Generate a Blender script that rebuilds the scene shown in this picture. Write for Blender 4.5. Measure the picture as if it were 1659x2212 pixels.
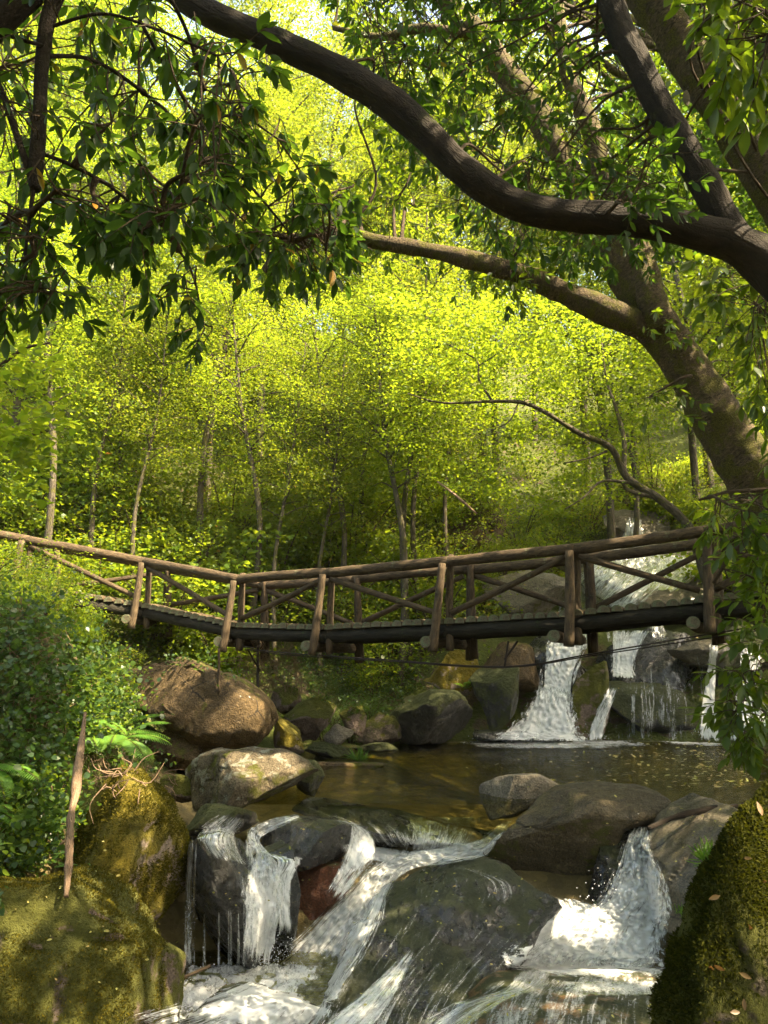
import bpy, bmesh, math, random
import numpy as np
from mathutils import Vector
from mathutils.bvhtree import BVHTree
random.seed(7); RNG = np.random.default_rng(11)
R = math.radians
for o in list(bpy.data.objects): bpy.data.objects.remove(o)
SC = bpy.context.scene; COL = SC.collection

# ------------------------------------------------------------------ camera
F = 1663.0; W0, H0 = 1659.0, 2212.0; CAMZ = 1.73
PITCH = math.atan((1440 - H0/2) / F)
cam = bpy.data.cameras.new('camera'); camo = bpy.data.objects.new('camera', cam); COL.objects.link(camo)
cam.sensor_fit = 'HORIZONTAL'; cam.sensor_width = 36.0; cam.lens = 36.0 * F / W0
cam.clip_start = 0.05; cam.clip_end = 500
camo.location = (0, 0, CAMZ); camo.rotation_euler = (math.pi/2 + PITCH, 0, 0)
SC.camera = camo
# ------------------------------------------------------------------ world + sun
SUN = np.array([0.62, -0.28, 0.80]); SUN /= np.linalg.norm(SUN)
w = bpy.data.worlds.new("World"); SC.world = w; w.use_nodes = True
nt = w.node_tree; bg = nt.nodes['Background']; sky = nt.nodes.new('ShaderNodeTexSky')
sky.sky_type = 'NISHITA'; sky.sun_disc = False
sky.sun_elevation = math.asin(SUN[2]); sky.sun_rotation = math.atan2(SUN[0], SUN[1])
tint = nt.nodes.new('ShaderNodeMix'); tint.data_type = 'RGBA'; tint.blend_type = 'MULTIPLY'; tint.inputs[0].default_value = 1; tint.inputs[7].default_value = (1, .96, .80, 1); nt.links.new(sky.outputs[0], tint.inputs[6]); nt.links.new(tint.outputs[2], bg.inputs[0]); bg.inputs[1].default_value = 0.15; sky.air_density = .7; sky.dust_density = 4.0; sky.ozone_density = .4
sl = bpy.data.lights.new('sun', 'SUN'); sl.energy = 4.3; sl.angle = R(0.5); sl.color = (1.0, 0.83, 0.56)
so = bpy.data.objects.new('sun', sl); COL.objects.link(so)
so.rotation_euler = Vector(SUN).to_track_quat('Z', 'Y').to_euler()
SC.view_settings.view_transform = 'Standard'; SC.view_settings.look = 'None'
SC.view_settings.exposure = 2.85; SC.view_settings.gamma = 1
SC.render.engine = 'CYCLES'
SC.cycles.max_bounces = 7; SC.cycles.transparent_max_bounces = 12; SC.cycles.diffuse_bounces = 4
SC.cycles.transmission_bounces = 4; SC.cycles.glossy_bounces = 3
SC.cycles.caustics_reflective = False; SC.cycles.caustics_refractive = False
SC.cycles.sample_clamp_indirect = 6.0

# ------------------------------------------------------------------ projection helpers (photo coordinates 1659 x 2212)
cp, sp_ = math.cos(PITCH), math.sin(PITCH)
def ray(U, V):
    a = (H0/2 - np.asarray(V, float)) / F; u = (np.asarray(U, float) - W0/2) / F
    return np.stack([u + 0*a, cp - a*sp_ + 0*u, sp_ + a*cp + 0*u], -1)
def P(U, V, y):
    d = ray(U, V); y = np.asarray(y, float)
    return np.array([0, 0, CAMZ]) + d * (y / d[..., 1])[..., None]
def onz(U, V, z):
    d = ray(U, V); return np.array([0, 0, CAMZ]) + d * ((z - CAMZ) / d[..., 2])[..., None]
def proj(p):
    p = np.asarray(p, float) - np.array([0, 0, CAMZ])
    f = p[..., 1]*cp + p[..., 2]*sp_; up = -p[..., 1]*sp_ + p[..., 2]*cp
    return W0/2 + F*p[..., 0]/f, H0/2 - F*up/f

# ------------------------------------------------------------------ noise
def _h(ix, iy, iz, s):
    n = (ix.astype(np.int64)*374761393 + iy.astype(np.int64)*668265263 + iz.astype(np.int64)*2147483647 + s*974634777) & 0xffffffff
    n = ((n ^ (n >> 13)) * 1274126177) & 0xffffffff; n = n ^ (n >> 16)
    return (n & 0xffff) / 32767.5 - 1
def vnoise(p, s=0):
    i = np.floor(p); f = p - i; f = f*f*f*(f*(f*6 - 15) + 10); i = i.astype(np.int64); r = 0
    for dx in (0, 1):
        for dy in (0, 1):
            for dz in (0, 1):
                wgt = (f[:, 0] if dx else 1-f[:, 0])*(f[:, 1] if dy else 1-f[:, 1])*(f[:, 2] if dz else 1-f[:, 2])
                r = r + wgt*_h(i[:, 0]+dx, i[:, 1]+dy, i[:, 2]+dz, s)
    return r
def fbm(p, s=0, o=4, g=0.5):
    r = 0; a = 1
    for k in range(o): r = r + a*vnoise(p*2**k + 17.3*k, s+k); a *= g
    return r

# ------------------------------------------------------------------ mesh helpers
def mk(name, V, Fs, mat, parent=None, smooth=True, attrs=None):
    V = np.asarray(V, np.float32); Fs = [np.asarray(f, np.int32) for f in (Fs if isinstance(Fs, list) else [Fs]) if len(f)]
    me = bpy.data.meshes.new(name); me.vertices.add(len(V)); me.vertices.foreach_set('co', V.ravel())
    li = np.concatenate([f.ravel() for f in Fs]); lt = np.concatenate([np.full(len(f), f.shape[1], np.int32) for f in Fs])
    ls = np.concatenate([[0], np.cumsum(lt)[:-1]]).astype(np.int32)
    me.loops.add(len(li)); me.loops.foreach_set('vertex_index', li)
    me.polygons.add(len(lt)); me.polygons.foreach_set('loop_start', ls); me.polygons.foreach_set('loop_total', lt)
    if smooth: me.polygons.foreach_set('use_smooth', np.ones(len(lt), bool))
    for k, v in (attrs or {}).items():
        v = np.asarray(v, np.float32)
        if v.ndim == 2: a = me.attributes.new(k, 'FLOAT_VECTOR', 'POINT'); a.data.foreach_set('vector', v.ravel())
        else: a = me.attributes.new(k, 'FLOAT', 'POINT'); a.data.foreach_set('value', v)
    me.update(calc_edges=True); me.validate()
    me.materials.append(mat)
    o = bpy.data.objects.new(name, me); COL.objects.link(o)
    if parent: o.parent = parent
    return o
def tag(o, label=None, cat=None, group=None, kind=None):
    for k, v in (('label', label), ('category', cat), ('group', group), ('kind', kind)):
        if v: o[k] = v
    return o
def empty(name, loc, label=None, cat=None, group=None):
    o = bpy.data.objects.new(name, None); COL.objects.link(o); o.location = loc; o.empty_display_size = .3
    return tag(o, label, cat, group)
def put(o, parent):
    "parent a mesh already built in world coordinates to an Empty"
    o.parent = parent; o.matrix_parent_inverse = parent.matrix_world.inverted() if False else o.matrix_parent_inverse
    o.location = -Vector(parent.location); return o
class MB:
    def __init__(s): s.V = []; s.F = {}; s.n = 0; s.A = {}
    def add(s, V, Fs, **A):
        V = np.asarray(V, float); s.V.append(V)
        for f in (Fs if isinstance(Fs, list) else [Fs]):
            f = np.asarray(f)
            if len(f): s.F.setdefault(f.shape[1], []).append(f + s.n)
        for k, v in A.items(): s.A.setdefault(k, []).append(np.asarray(v, float))
        s.n += len(V)
    def build(s, name, mat, parent=None, smooth=True):
        o = mk(name, np.concatenate(s.V), [np.concatenate(f) for f in s.F.values()], mat, None, smooth, {k: np.concatenate(v) for k, v in s.A.items()})
        return put(o, parent) if parent else o
def catmull(pts, n):
    pts = np.asarray(pts, float); p = np.vstack([2*pts[0]-pts[1], pts, 2*pts[-1]-pts[-2]]); out = []
    for i in range(1, len(p)-2):
        t = np.linspace(0, 1, n, endpoint=False)[:, None]
        out.append(.5*((2*p[i]) + (-p[i-1]+p[i+1])*t + (2*p[i-1]-5*p[i]+4*p[i+1]-p[i+2])*t*t + (-p[i-1]+3*p[i]-3*p[i+1]+p[i+2])*t**3))
    return np.vstack(out + [pts[-1:]])
def frames(C):
    T = np.gradient(C, axis=0); T /= np.linalg.norm(T, axis=1)[:, None] + 1e-9
    u = np.cross(T[0], [0.3, 0.2, 1]);
    if np.linalg.norm(u) < .1: u = np.cross(T[0], [1, 0, 0])
    U = []
    for t in T:
        u = u - t*np.dot(u, t); u /= np.linalg.norm(u) + 1e-9; U.append(u)
    U = np.array(U); return T, U, np.cross(T, U)
def tube(mb, pts, r, seg=10, n=6, amp=0., fq=4., seed=0, cap=True, smoothcurve=True):
    pts = np.asarray(pts, float); r = np.asarray(r, float)
    if r.ndim == 0: r = np.full(len(pts), float(r))
    if smoothcurve and len(pts) > 2: q = catmull(np.hstack([pts, r[:, None]]), n); C = q[:, :3]; rr = np.maximum(q[:, 3], 1e-4)
    else:
        t = np.linspace(0, len(pts)-1, (len(pts)-1)*n+1); C = np.stack([np.interp(t, range(len(pts)), pts[:, k]) for k in range(3)], 1); rr = np.interp(t, range(len(pts)), r)
    T, U, B = frames(C); a = np.linspace(0, 2*math.pi, seg, endpoint=False)
    L = np.concatenate([[0], np.cumsum(np.linalg.norm(np.diff(C, axis=0), axis=1))])
    D = U[:, None]*np.cos(a)[None, :, None] + B[:, None]*np.sin(a)[None, :, None]
    V = C[:, None] + D*rr[:, None, None]
    if amp: V = V + D*(fbm(V.reshape(-1, 3)*fq, seed, 4).reshape(len(C), seg)*amp*rr[:, None])[..., None]
    tc = np.stack(np.broadcast_arrays(rr[:, None]*np.cos(a), rr[:, None]*np.sin(a), L[:, None]), -1)
    m = len(C); i = np.arange(m-1)[:, None]; j = np.arange(seg)[None]; k = (j+1) % seg
    Q = np.stack([i*seg+j, i*seg+k, (i+1)*seg+k, (i+1)*seg+j], -1).reshape(-1, 4)
    VV = V.reshape(-1, 3); TC = tc.reshape(-1, 3); Fs = [Q]
    if cap:
        VV = np.vstack([VV, C[0], C[-1]]); TC = np.vstack([TC, [0, 0, -.3], [0, 0, L[-1]+.3]]); n0 = m*seg; jj = np.arange(seg); kk = (jj+1) % seg
        Fs += [np.stack([np.full(seg, n0), kk, jj], 1), np.stack([np.full(seg, n0+1), (m-1)*seg+jj, (m-1)*seg+kk], 1)]
    mb.add(VV, Fs, tc=TC); return C, rr

# ------------------------------------------------------------------ leaves
def nrm(a): return a/(np.linalg.norm(a, axis=-1, keepdims=True)+1e-9)
TQ = (np.array([[0, 0, 0], [.45, .30, .07], [1, 0, 0], [.45, -.30, .07]]), np.array([[0, 1, 2, 3]]))
_t = [(0, 0), (.15, .10), (.35, .19), (.6, .19), (.82, .11), (1, 0)]
TLV = [[0, 0, 0]] + [[t, 0, -.10*t*t] for t, _ in _t[1:]] + [[t, w_, .045-.10*t*t] for t, w_ in _t[1:-1]] + [[t, -w_, .045-.10*t*t] for t, w_ in _t[1:-1]]
TL = (np.array(TLV), [np.array([[0, 1, 6], [0, 10, 1], [4, 5, 9], [5, 4, 13]]), np.array([[1, 2, 7, 6], [2, 3, 8, 7], [3, 4, 9, 8], [2, 1, 10, 11], [3, 2, 11, 12], [4, 3, 12, 13]])])
TB = (np.array([[0, 0, 0], [.1, .32, .04], [.45, .42, .03], [.8, .24, -.02], [1.05, 0, -.08], [.8, -.24, -.02], [.45, -.42, .03], [.1, -.32, .04], [.5, 0, -.03]]),
      [np.array([[0, 8, 1], [1, 8, 2], [2, 8, 3], [3, 8, 4], [4, 8, 5], [5, 8, 6], [6, 8, 7], [7, 8, 0]])])
def leaves(mb, pos, ax, nr, s, T=TQ, wid=1.0):
    V, Fs = T; Fs = Fs if isinstance(Fs, list) else [Fs]; n = len(pos); k = len(V); s = np.broadcast_to(np.asarray(s, float), (n,))
    X = nrm(ax); Z = nrm(nr - X*np.sum(nr*X, 1)[:, None]); Y = np.cross(Z, X); n_in = n
    wid = np.broadcast_to(np.asarray(wid, float), (n,))
    out = pos[:, None] + s[:, None, None]*(V[None, :, 0:1]*X[:, None] + (V[None, :, 1:2]*wid[:, None, None])*Y[:, None] + V[None, :, 2:3]*Z[:, None])
    off = (np.arange(n)*k)[:, None, None]
    mb.add(out.reshape(-1, 3), [(f[None]+off).reshape(-1, f.shape[1]) for f in Fs])
def rdir(n, up=0.): d = RNG.normal(size=(n, 3)); d[:, 2] += up; return nrm(d)
def clump_leaves(mb, C, rad, per, size, T=TQ, up=.8, flat=.6, gaps=False):
    n = len(C)*per; c = np.repeat(C, per, 0); rad = np.repeat(np.broadcast_to(np.asarray(rad, float), (len(C),)), per)
    d = RNG.normal(size=(n, 3))*.5; d[:, 2] *= flat
    pos = c + d*rad[:, None]
    ax = rdir(n); ax[:, 2] = ax[:, 2]*.5 - .25
    if gaps: k = shaded(pos); pos, ax = pos[k], ax[k]; n = len(pos)
    leaves(mb, pos, ax, rdir(n, up*1.6), size*RNG.uniform(.55, 1.25, n), T, RNG.uniform(.8, 1.2, n))

# ------------------------------------------------------------------ materials
def mat(name):
    m = bpy.data.materials.new(name); m.use_nodes = True; n = m.node_tree; n.nodes.clear(); return m, n
class N:
    def __init__(s, t): s.t = t
    def __call__(s, typ, ins=None, **kw):
        nd = s.t.nodes.new('ShaderNode'+typ)
        for k, v in kw.items(): setattr(nd, k, v)
        for k, v in (ins or {}).items():
            if isinstance(v, bpy.types.NodeSocket): s.t.links.new(v, nd.inputs[k])
            else:
                if isinstance(v, (tuple, list)) and len(v) == 3 and nd.inputs[k].type == 'RGBA': v = (*v, 1)
                nd.inputs[k].default_value = v
        return nd
    def noise(s, vec, scale, detail=4, rough=.55, dist=0.): return s('TexNoise', {'Vector': vec, 'Scale': scale, 'Detail': detail, 'Roughness': rough, 'Distortion': dist}).outputs[0]
    def ramp(s, f, stops):
        r = s('ValToRGB', {'Fac': f}); e = r.color_ramp.elements
        while len(e) < len(stops): e.new(.5)
        for el, (p, c) in zip(e, stops): el.position = p; el.color = (*c, 1) if len(c) == 3 else c
        return r.outputs[0]
    def rng(s, f, a, b, c=0., d=1.): return s('MapRange', {'Value': f, 'From Min': a, 'From Max': b, 'To Min': c, 'To Max': d}).outputs[0]
    def mix(s, f, a, b, mode='MIX'):
        m = s('Mix', data_type='RGBA', blend_type=mode); t = s.t
        for i, v in ((0, f), (6, a), (7, b)):
            if isinstance(v, bpy.types.NodeSocket): t.links.new(v, m.inputs[i])
            else: m.inputs[i].default_value = (*v, 1) if isinstance(v, (tuple, list)) and len(v) == 3 else v
        return m.outputs[2]
    def math(s, op, a, b=0.): return s('Math', {0: a, 1: b}, operation=op).outputs[0]
    def out(s, sh, disp=None):
        o = s('OutputMaterial'); s.t.links.new(sh, o.inputs[0])
def leaf_mat(name, cols, trans, tfac=.5, rough=.42, spec=.5, yellow=0.):
    m, t = mat(name); n = N(t); g = n('NewGeometry'); rnd = g.outputs['Random Per Island']
    c = n.ramp(rnd, [(i/(len(cols)-1)*(1-yellow), c_) for i, c_ in enumerate(cols)] + ([(1-yellow*.6, (.45, .22, .02)), (1, (.35, .12, .02))] if yellow else []))
    big = n.noise(g.outputs['Position'], .9, 2); c = n.mix(n.rng(big, .35, .7, 0, .45), c, tuple(x*.55 for x in cols[0]), 'MIX')
    p = n('BsdfPrincipled', {'Base Color': c, 'Roughness': rough, 'Specular IOR Level': spec})
    tc = n.mix(.6, c, trans); tr = n('BsdfTranslucent', {'Color': n.mix(n.rng(rnd, 0, 1, 0, .35), tc, (trans[0]*1.25, trans[1]*.9, trans[2]*.5))})
    n.out(n('MixShader', {0: tfac, 1: p.outputs[0], 2: tr.outputs[0]}).outputs[0]); return m
M = {}
M['laurel'] = leaf_mat('laurel_leaf', [(.014, .032, .008), (.024, .050, .011), (.036, .070, .014)], (.13, .27, .015), .45, .42, .3, .02)
M['laurel_light'] = leaf_mat('pale_laurel_leaf', [(.025, .055, .007), (.04, .085, .009), (.06, .10, .010)], (.26, .40, .012), .48, .4, .4)  # paler, yellower green than the plain laurel leaf
M['bg'] = leaf_mat('sunlit_leaf', [(.045, .105, .008), (.08, .15, .010), (.15, .185, .014)], (.34, .50, .014), .52, .5, .3, .01)
M['bg3'] = leaf_mat('olive_leaf', [(.04, .085, .010), (.08, .13, .012), (.17, .17, .02)], (.32, .42, .018), .52, .5, .3, .02)
M['bg2'] = leaf_mat('bright_leaf', [(.07, .14, .012), (.12, .185, .016), (.17, .21, .02)], (.38, .52, .02), .55, .5, .3)
M['shrub'] = leaf_mat('shrub_leaf', [(.04, .09, .008), (.08, .135, .010), (.14, .165, .014)], (.36, .48, .014), .5, .45, .35, .01)
M['ivy'] = leaf_mat('ivy_leaf', [(.025, .055, .014), (.04, .085, .018), (.07, .12, .02)], (.20, .34, .035), .4, .35, .45)
M['fern'] = leaf_mat('fern_leaf', [(.09, .20, .03), (.12, .26, .03)], (.35, .60, .06), .5, .5, .3)
M['fallen'] = leaf_mat('fallen_leaf', [(.35, .36, .08), (.45, .40, .12), (.40, .28, .10)], (.5, .45, .1), .2, .5, .3)

def rock_mat(name, c1, c2, moss=.5, wet=0., mossc=((.03, .034, .006), (.095, .09, .012)), scale=1., lich=0., tbias=.35, bed=False):
    m, t = mat(name); n = N(t); tc = n('TexCoord').outputs['Object']; g = n('NewGeometry')
    n1 = n.noise(tc, 1.3*scale, 6, .6, .4); n2 = n.noise(tc, 9*scale, 6, .65); n3 = n.noise(tc, 45*scale, 5, .7)
    base = n.ramp(n1, [(.3, c1), (.5, tuple((a+b)/2 for a, b in zip(c1, c2))), (.72, c2)])
    base = n.mix(n.rng(n2, .35, .7, 0, .7), base, tuple(x*.45 for x in c1)); base = n.mix(n.rng(n3, .42, .7, .0, .6), base, tuple(min(1, x*1.7) for x in c2))
    vo = n('TexVoronoi', {'Vector': n.mix(.25, tc, n('TexNoise', {'Vector': tc, 'Scale': 2.}).outputs[1]), 'Scale': 1.6*scale}, feature='DISTANCE_TO_EDGE').outputs[0]; ck = n.math('MULTIPLY', n.rng(vo, .0, .02, 1, 0), n.rng(n1, .45, .6)); base = n.mix(ck, base, tuple(x*.25 for x in c1))
    if lich: base = n.mix(n.math('MULTIPLY', n.rng(n.noise(tc, 5.5, 5, .6), .55, .60), lich), base, (.42, .44, .36))
    bump = n('Bump', {'Height': n.math('ADD', n.math('MULTIPLY', n2, 1.0), n.math('MULTIPLY', n3, .5)), 'Strength': .9, 'Distance': .09})
    rgh = n.rng(n2, .3, .7, .62-.45*wet, .92-.55*wet)
    p = n('BsdfPrincipled', {'Base Color': base, 'Roughness': rgh, 'Specular IOR Level': .3+.3*wet, 'Normal': bump.outputs[0], 'Coat Weight': .4*wet, 'Coat Roughness': .15})
    sh = p.outputs[0]
    if moss > 0:
        nz = n('SeparateXYZ', {0: g.outputs['Normal']}).outputs[2]
        f = n.math('ADD', n.math('MULTIPLY', nz, tbias), n.math('ADD', n.noise(tc, 2.1*scale, 5, .65, .3), n.math('MULTIPLY', n2, .25)))
        f = n.rng(f, 1.02-.55*moss, 1.10-.55*moss)
        m3 = n.noise(tc, 60, 4, .8); mc = n.ramp(n.math('ADD', n.math('MULTIPLY', n.noise(tc, 3, 4), .5), n.math('MULTIPLY', m3, .5)), [(.35, mossc[0]), (.62, mossc[1])])
        mb_ = n('Bump', {'Height': n.math('ADD', m3, n.math('MULTIPLY', n.noise(tc, 14, 4), 1.6)), 'Strength': 1.0, 'Distance': .05})
        q = n('BsdfPrincipled', {'Base Color': mc, 'Roughness': .95-.35*wet, 'Specular IOR Level': .15+.4*wet, 'Normal': mb_.outputs[0], 'Sheen Weight': .25*(1-wet), 'Sheen Tint': (.6, .6, .2, 1)})
        sh = n('MixShader', {0: f, 1: sh, 2: q.outputs[0]}).outputs[0]
    if bed:                                        # washed sand and pebbles below the waterline
        zf = n.rng(n('SeparateXYZ', {0: g.outputs['Position']}).outputs[2], .06, -.06)
        peb = n('TexVoronoi', {'Vector': tc, 'Scale': 7.}).outputs['Color']; pc = n.mix(.5, (.15, .115, .035), n.mix(n('SeparateColor', {0: peb}).outputs[0], (.05, .04, .018), (.26, .19, .07)))
        sh = n('MixShader', {0: zf, 1: sh, 2: n('BsdfPrincipled', {'Base Color': pc, 'Roughness': .6, 'Normal': bump.outputs[0]}).outputs[0]}).outputs[0]
    n.out(sh); return m
DM = ((.018, .024, .008), (.055, .062, .016))
M['rock_brown'] = rock_mat('brown_rock', (.022, .015, .006), (.125, .080, .030), .42, .1, tbias=.2)
M['rock_lich'] = rock_mat('lichen_rock', (.04, .03, .016), (.16, .125, .075), .66, .05, lich=.35, tbias=.0)
M['rock_moss'] = rock_mat('mossy_rock', (.16, .12, .09), (.36, .28, .22), .98, 0, ((.04, .036, .006), (.20, .145, .010)))  # gold raised in the moss colour to suggest a sun fleck
M['moss_dark'] = rock_mat('dark_green_moss', (.06, .045, .025), (.14, .11, .07), 1.0, 0, ((.022, .026, .004), (.075, .075, .008)))
M['rock_moss2'] = rock_mat('half_mossy_rock', (.08, .055, .04), (.21, .155, .12), .78, 0, ((.026, .03, .006), (.09, .09, .012)))
M['rock_dark'] = rock_mat('dark_wet_rock', (.006, .006, .005), (.026, .024, .018), .30, 1.0, DM)
M['rock_wetmoss'] = rock_mat('wet_mossy_rock', (.010, .010, .008), (.04, .036, .026), .9, .5, DM)
M['rock_dry'] = rock_mat('olive_brown_rock', (.04, .03, .014), (.125, .095, .05), .45, .25, ((.03, .035, .008), (.08, .08, .015)), tbias=-.2)
M['rock_grey'] = rock_mat('grey_rock', (.09, .075, .05), (.25, .21, .15), .30, .1, tbias=-.2)
M['rock_red'] = rock_mat('red_brown_rock', (.06, .018, .008), (.18, .06, .022), .15, .5, DM)
M['rock_bed'] = rock_mat('stream_bed_rock', (.045, .028, .012), (.26, .14, .04), .3, .7, DM, scale=1.6)
M['rock_pink'] = rock_mat('pink_grey_rock', (.06, .045, .03), (.17, .13, .09), .65, .1)
M['rock_pale'] = rock_mat('pale_wet_slab', (.04, .034, .02), (.17, .14, .09), .5, .5, tbias=-.1)
M['earth'] = rock_mat('earth', (.035, .025, .012), (.12, .085, .04), .45, 0, ((.03, .04, .008), (.07, .09, .015)), bed=True)

def bark_mat(name, c1, c2, moss=.4, mossc=((.04, .04, .008), (.12, .11, .02)), ring=0., sc=1., bump=1.):
    m, t = mat(name); n = N(t); a = n('Attribute', attribute_name='tc').outputs['Vector']
    st = n('Mapping', {'Vector': a, 'Scale': (1, 1, .25 if not ring else 2.2)}).outputs[0]
    n1 = n.noise(st, 22*sc, 6, .65, .6); n2 = n.noise(a, 3*sc, 4); n3 = n.noise(a, 90, 3)
    base = n.ramp(n1, [(.3, c1), (.68, c2)]); base = n.mix(n.rng(n2, .3, .7, 0, .5), base, tuple(x*.5 for x in c1))
    h = n.math('ADD', n1, n.math('MULTIPLY', n3, .3))
    if moss:
        f = n.rng(n.math('ADD', n.noise(a, 5*sc, 6, .7), n.math('MULTIPLY', n2, .3)), .92-.5*moss, 1.02-.5*moss)
        base = n.mix(f, base, n.ramp(n3, [(.35, mossc[0]), (.65, mossc[1])]))
    b = n('Bump', {'Height': h, 'Strength': bump, 'Distance': .05})
    p = n('BsdfPrincipled', {'Base Color': base, 'Roughness': .88, 'Specular IOR Level': .25, 'Normal': b.outputs[0]})
    n.out(p.outputs[0]); return m
M['bark_dark'] = bark_mat('smooth_dark_bark', (.012, .009, .006), (.036, .025, .016), .35, ((.016, .019, .004), (.04, .042, .007)), sc=.8, bump=1.)
M['bark_moss'] = bark_mat('mossy_wrinkled_bark', (.022, .016, .009), (.20, .145, .08), .62, ((.04, .038, .008), (.14, .125, .022)), ring=1, sc=1.1, bump=1.)
M['bark_grey'] = bark_mat('grey_bark', (.035, .028, .018), (.15, .125, .085), .5)
M['bark_thin'] = bark_mat('thin_bark', (.04, .028, .016), (.13, .09, .055), .2)
M['log'] = bark_mat('weathered_log', (.026, .018, .010), (.125, .086, .046), .34, ((.07, .075, .04), (.15, .16, .09)), sc=1.1, bump=.7)
M['log_end'] = bark_mat('log_end_grain', (.09, .075, .045), (.25, .21, .13), .5, ((.09, .11, .06), (.2, .22, .12)), sc=1)
M['beam'] = bark_mat('dark_beam', (.010, .009, .006), (.035, .03, .018), .35, ((.02, .03, .008), (.05, .07, .02)))  # darker tone than the other bridge logs
M['twig'] = bark_mat('dry_twig', (.16, .10, .06), (.36, .25, .16), 0)
m, t = mat('rusted_iron'); n = N(t); n.out(n('BsdfPrincipled', {'Base Color': (.03, .02, .015, 1), 'Roughness': .6, 'Metallic': .5}).outputs[0]); M['iron'] = m

# water: pool surface and falling water
m, t = mat('pool_water'); n = N(t); g = n('NewGeometry'); mp = n('Mapping', {'Vector': g.outputs['Position'], 'Scale': (1, 1.5, 1)}).outputs[0]
h = n.math('ADD', n.noise(mp, 3.2, 3, .55, .8), n.math('MULTIPLY', n.noise(mp, 11, 3, .5, .5), .35))
b = n('Bump', {'Height': h, 'Strength': 1., 'Distance': .16})
gl = n('BsdfGlossy', {'Color': (1, 1, 1, 1), 'Roughness': .04, 'Normal': b.outputs[0]})
tr = n('BsdfTransparent', {'Color': (.62, .62, .26, 1)}); fr = n('Fresnel', {'IOR': 1.33, 'Normal': b.outputs[0]})
n.out(n('MixShader', {0: fr.outputs[0], 1: tr.outputs[0], 2: gl.outputs[0]}).outputs[0]); M['pool'] = m
def fall_mat(name, stretch=.22, scale=16., film_on=True):
    m, t = mat(name); n = N(t); a = n('Attribute', attribute_name='fl').outputs['Vector']
    ed = n('Attribute', attribute_name='edge').outputs['Fac']; fo = n.math('MULTIPLY', n('Attribute', attribute_name='foam').outputs['Fac'], n.rng(ed, 0, 1, .55, 1.0))
    mp = n('Mapping', {'Vector': a, 'Scale': (1, stretch, 1)}).outputs[0]
    n1 = n.noise(mp, scale*1.5, 6, .78, .8); n2 = n.noise(mp, scale*.4, 4, .65, 1.0); n3 = n.noise(a, 48, 4, .8, .6)
    v = n.math('ADD', n.math('ADD', n.math('MULTIPLY', n1, .55), n.math('MULTIPLY', n2, .4)), n.math('MULTIPLY', n3, .25))   # ~0.6 mean
    th = n.math('SUBTRACT', .80, n.math('MULTIPLY', fo, .375))
    f = n.rng(n.math('SUBTRACT', v, th), -.07, .09)
    b = n('Bump', {'Height': n3, 'Strength': .35, 'Distance': .02})
    d = n('BsdfPrincipled', {'Base Color': (.84, .85, .84, 1), 'Roughness': .35, 'Specular IOR Level': .5, 'Normal': b.outputs[0]})
    tl = n('BsdfTranslucent', {'Color': (.9, .92, .93, 1)})
    white = n('MixShader', {0: .35, 1: d.outputs[0], 2: tl.outputs[0]})
    gl = n('BsdfGlossy', {'Color': (1, 1, 1, 1), 'Roughness': .16, 'Normal': b.outputs[0]}); tr = n('BsdfTransparent', {'Color': (.86, .88, .84, 1)})
    fr = n('Fresnel', {'IOR': 1.33, 'Normal': b.outputs[0]}); film = n('MixShader', {0: n.math('MULTIPLY', fr.outputs[0], 1.0), 1: tr.outputs[0], 2: gl.outputs[0]})
    if not film_on: film = tr = n('BsdfTransparent')
    s1 = n('MixShader', {0: f, 1: film.outputs[0], 2: white.outputs[0]})
    alpha = n.rng(n.math('ADD', ed, n.math('MULTIPLY', n.math('SUBTRACT', n.math('ADD', n1, n2), 1.0), 2.6)), .18, .60)
    n.out(n('MixShader', {0: alpha, 1: n('BsdfTransparent').outputs[0], 2: s1.outputs[0]}).outputs[0]); return m
M['fall'] = fall_mat('falling_water', .13, 15.); M['foam'] = fall_mat('foaming_water', .5, 12.); M['trickle'] = fall_mat('trickling_water', .10, 14., False)
m, t = mat('spray_drop'); n = N(t); n.out(n('BsdfPrincipled', {'Base Color': (.85, .87, .9, 1), 'Roughness': .15}).outputs[0]); M['spray'] = m

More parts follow.
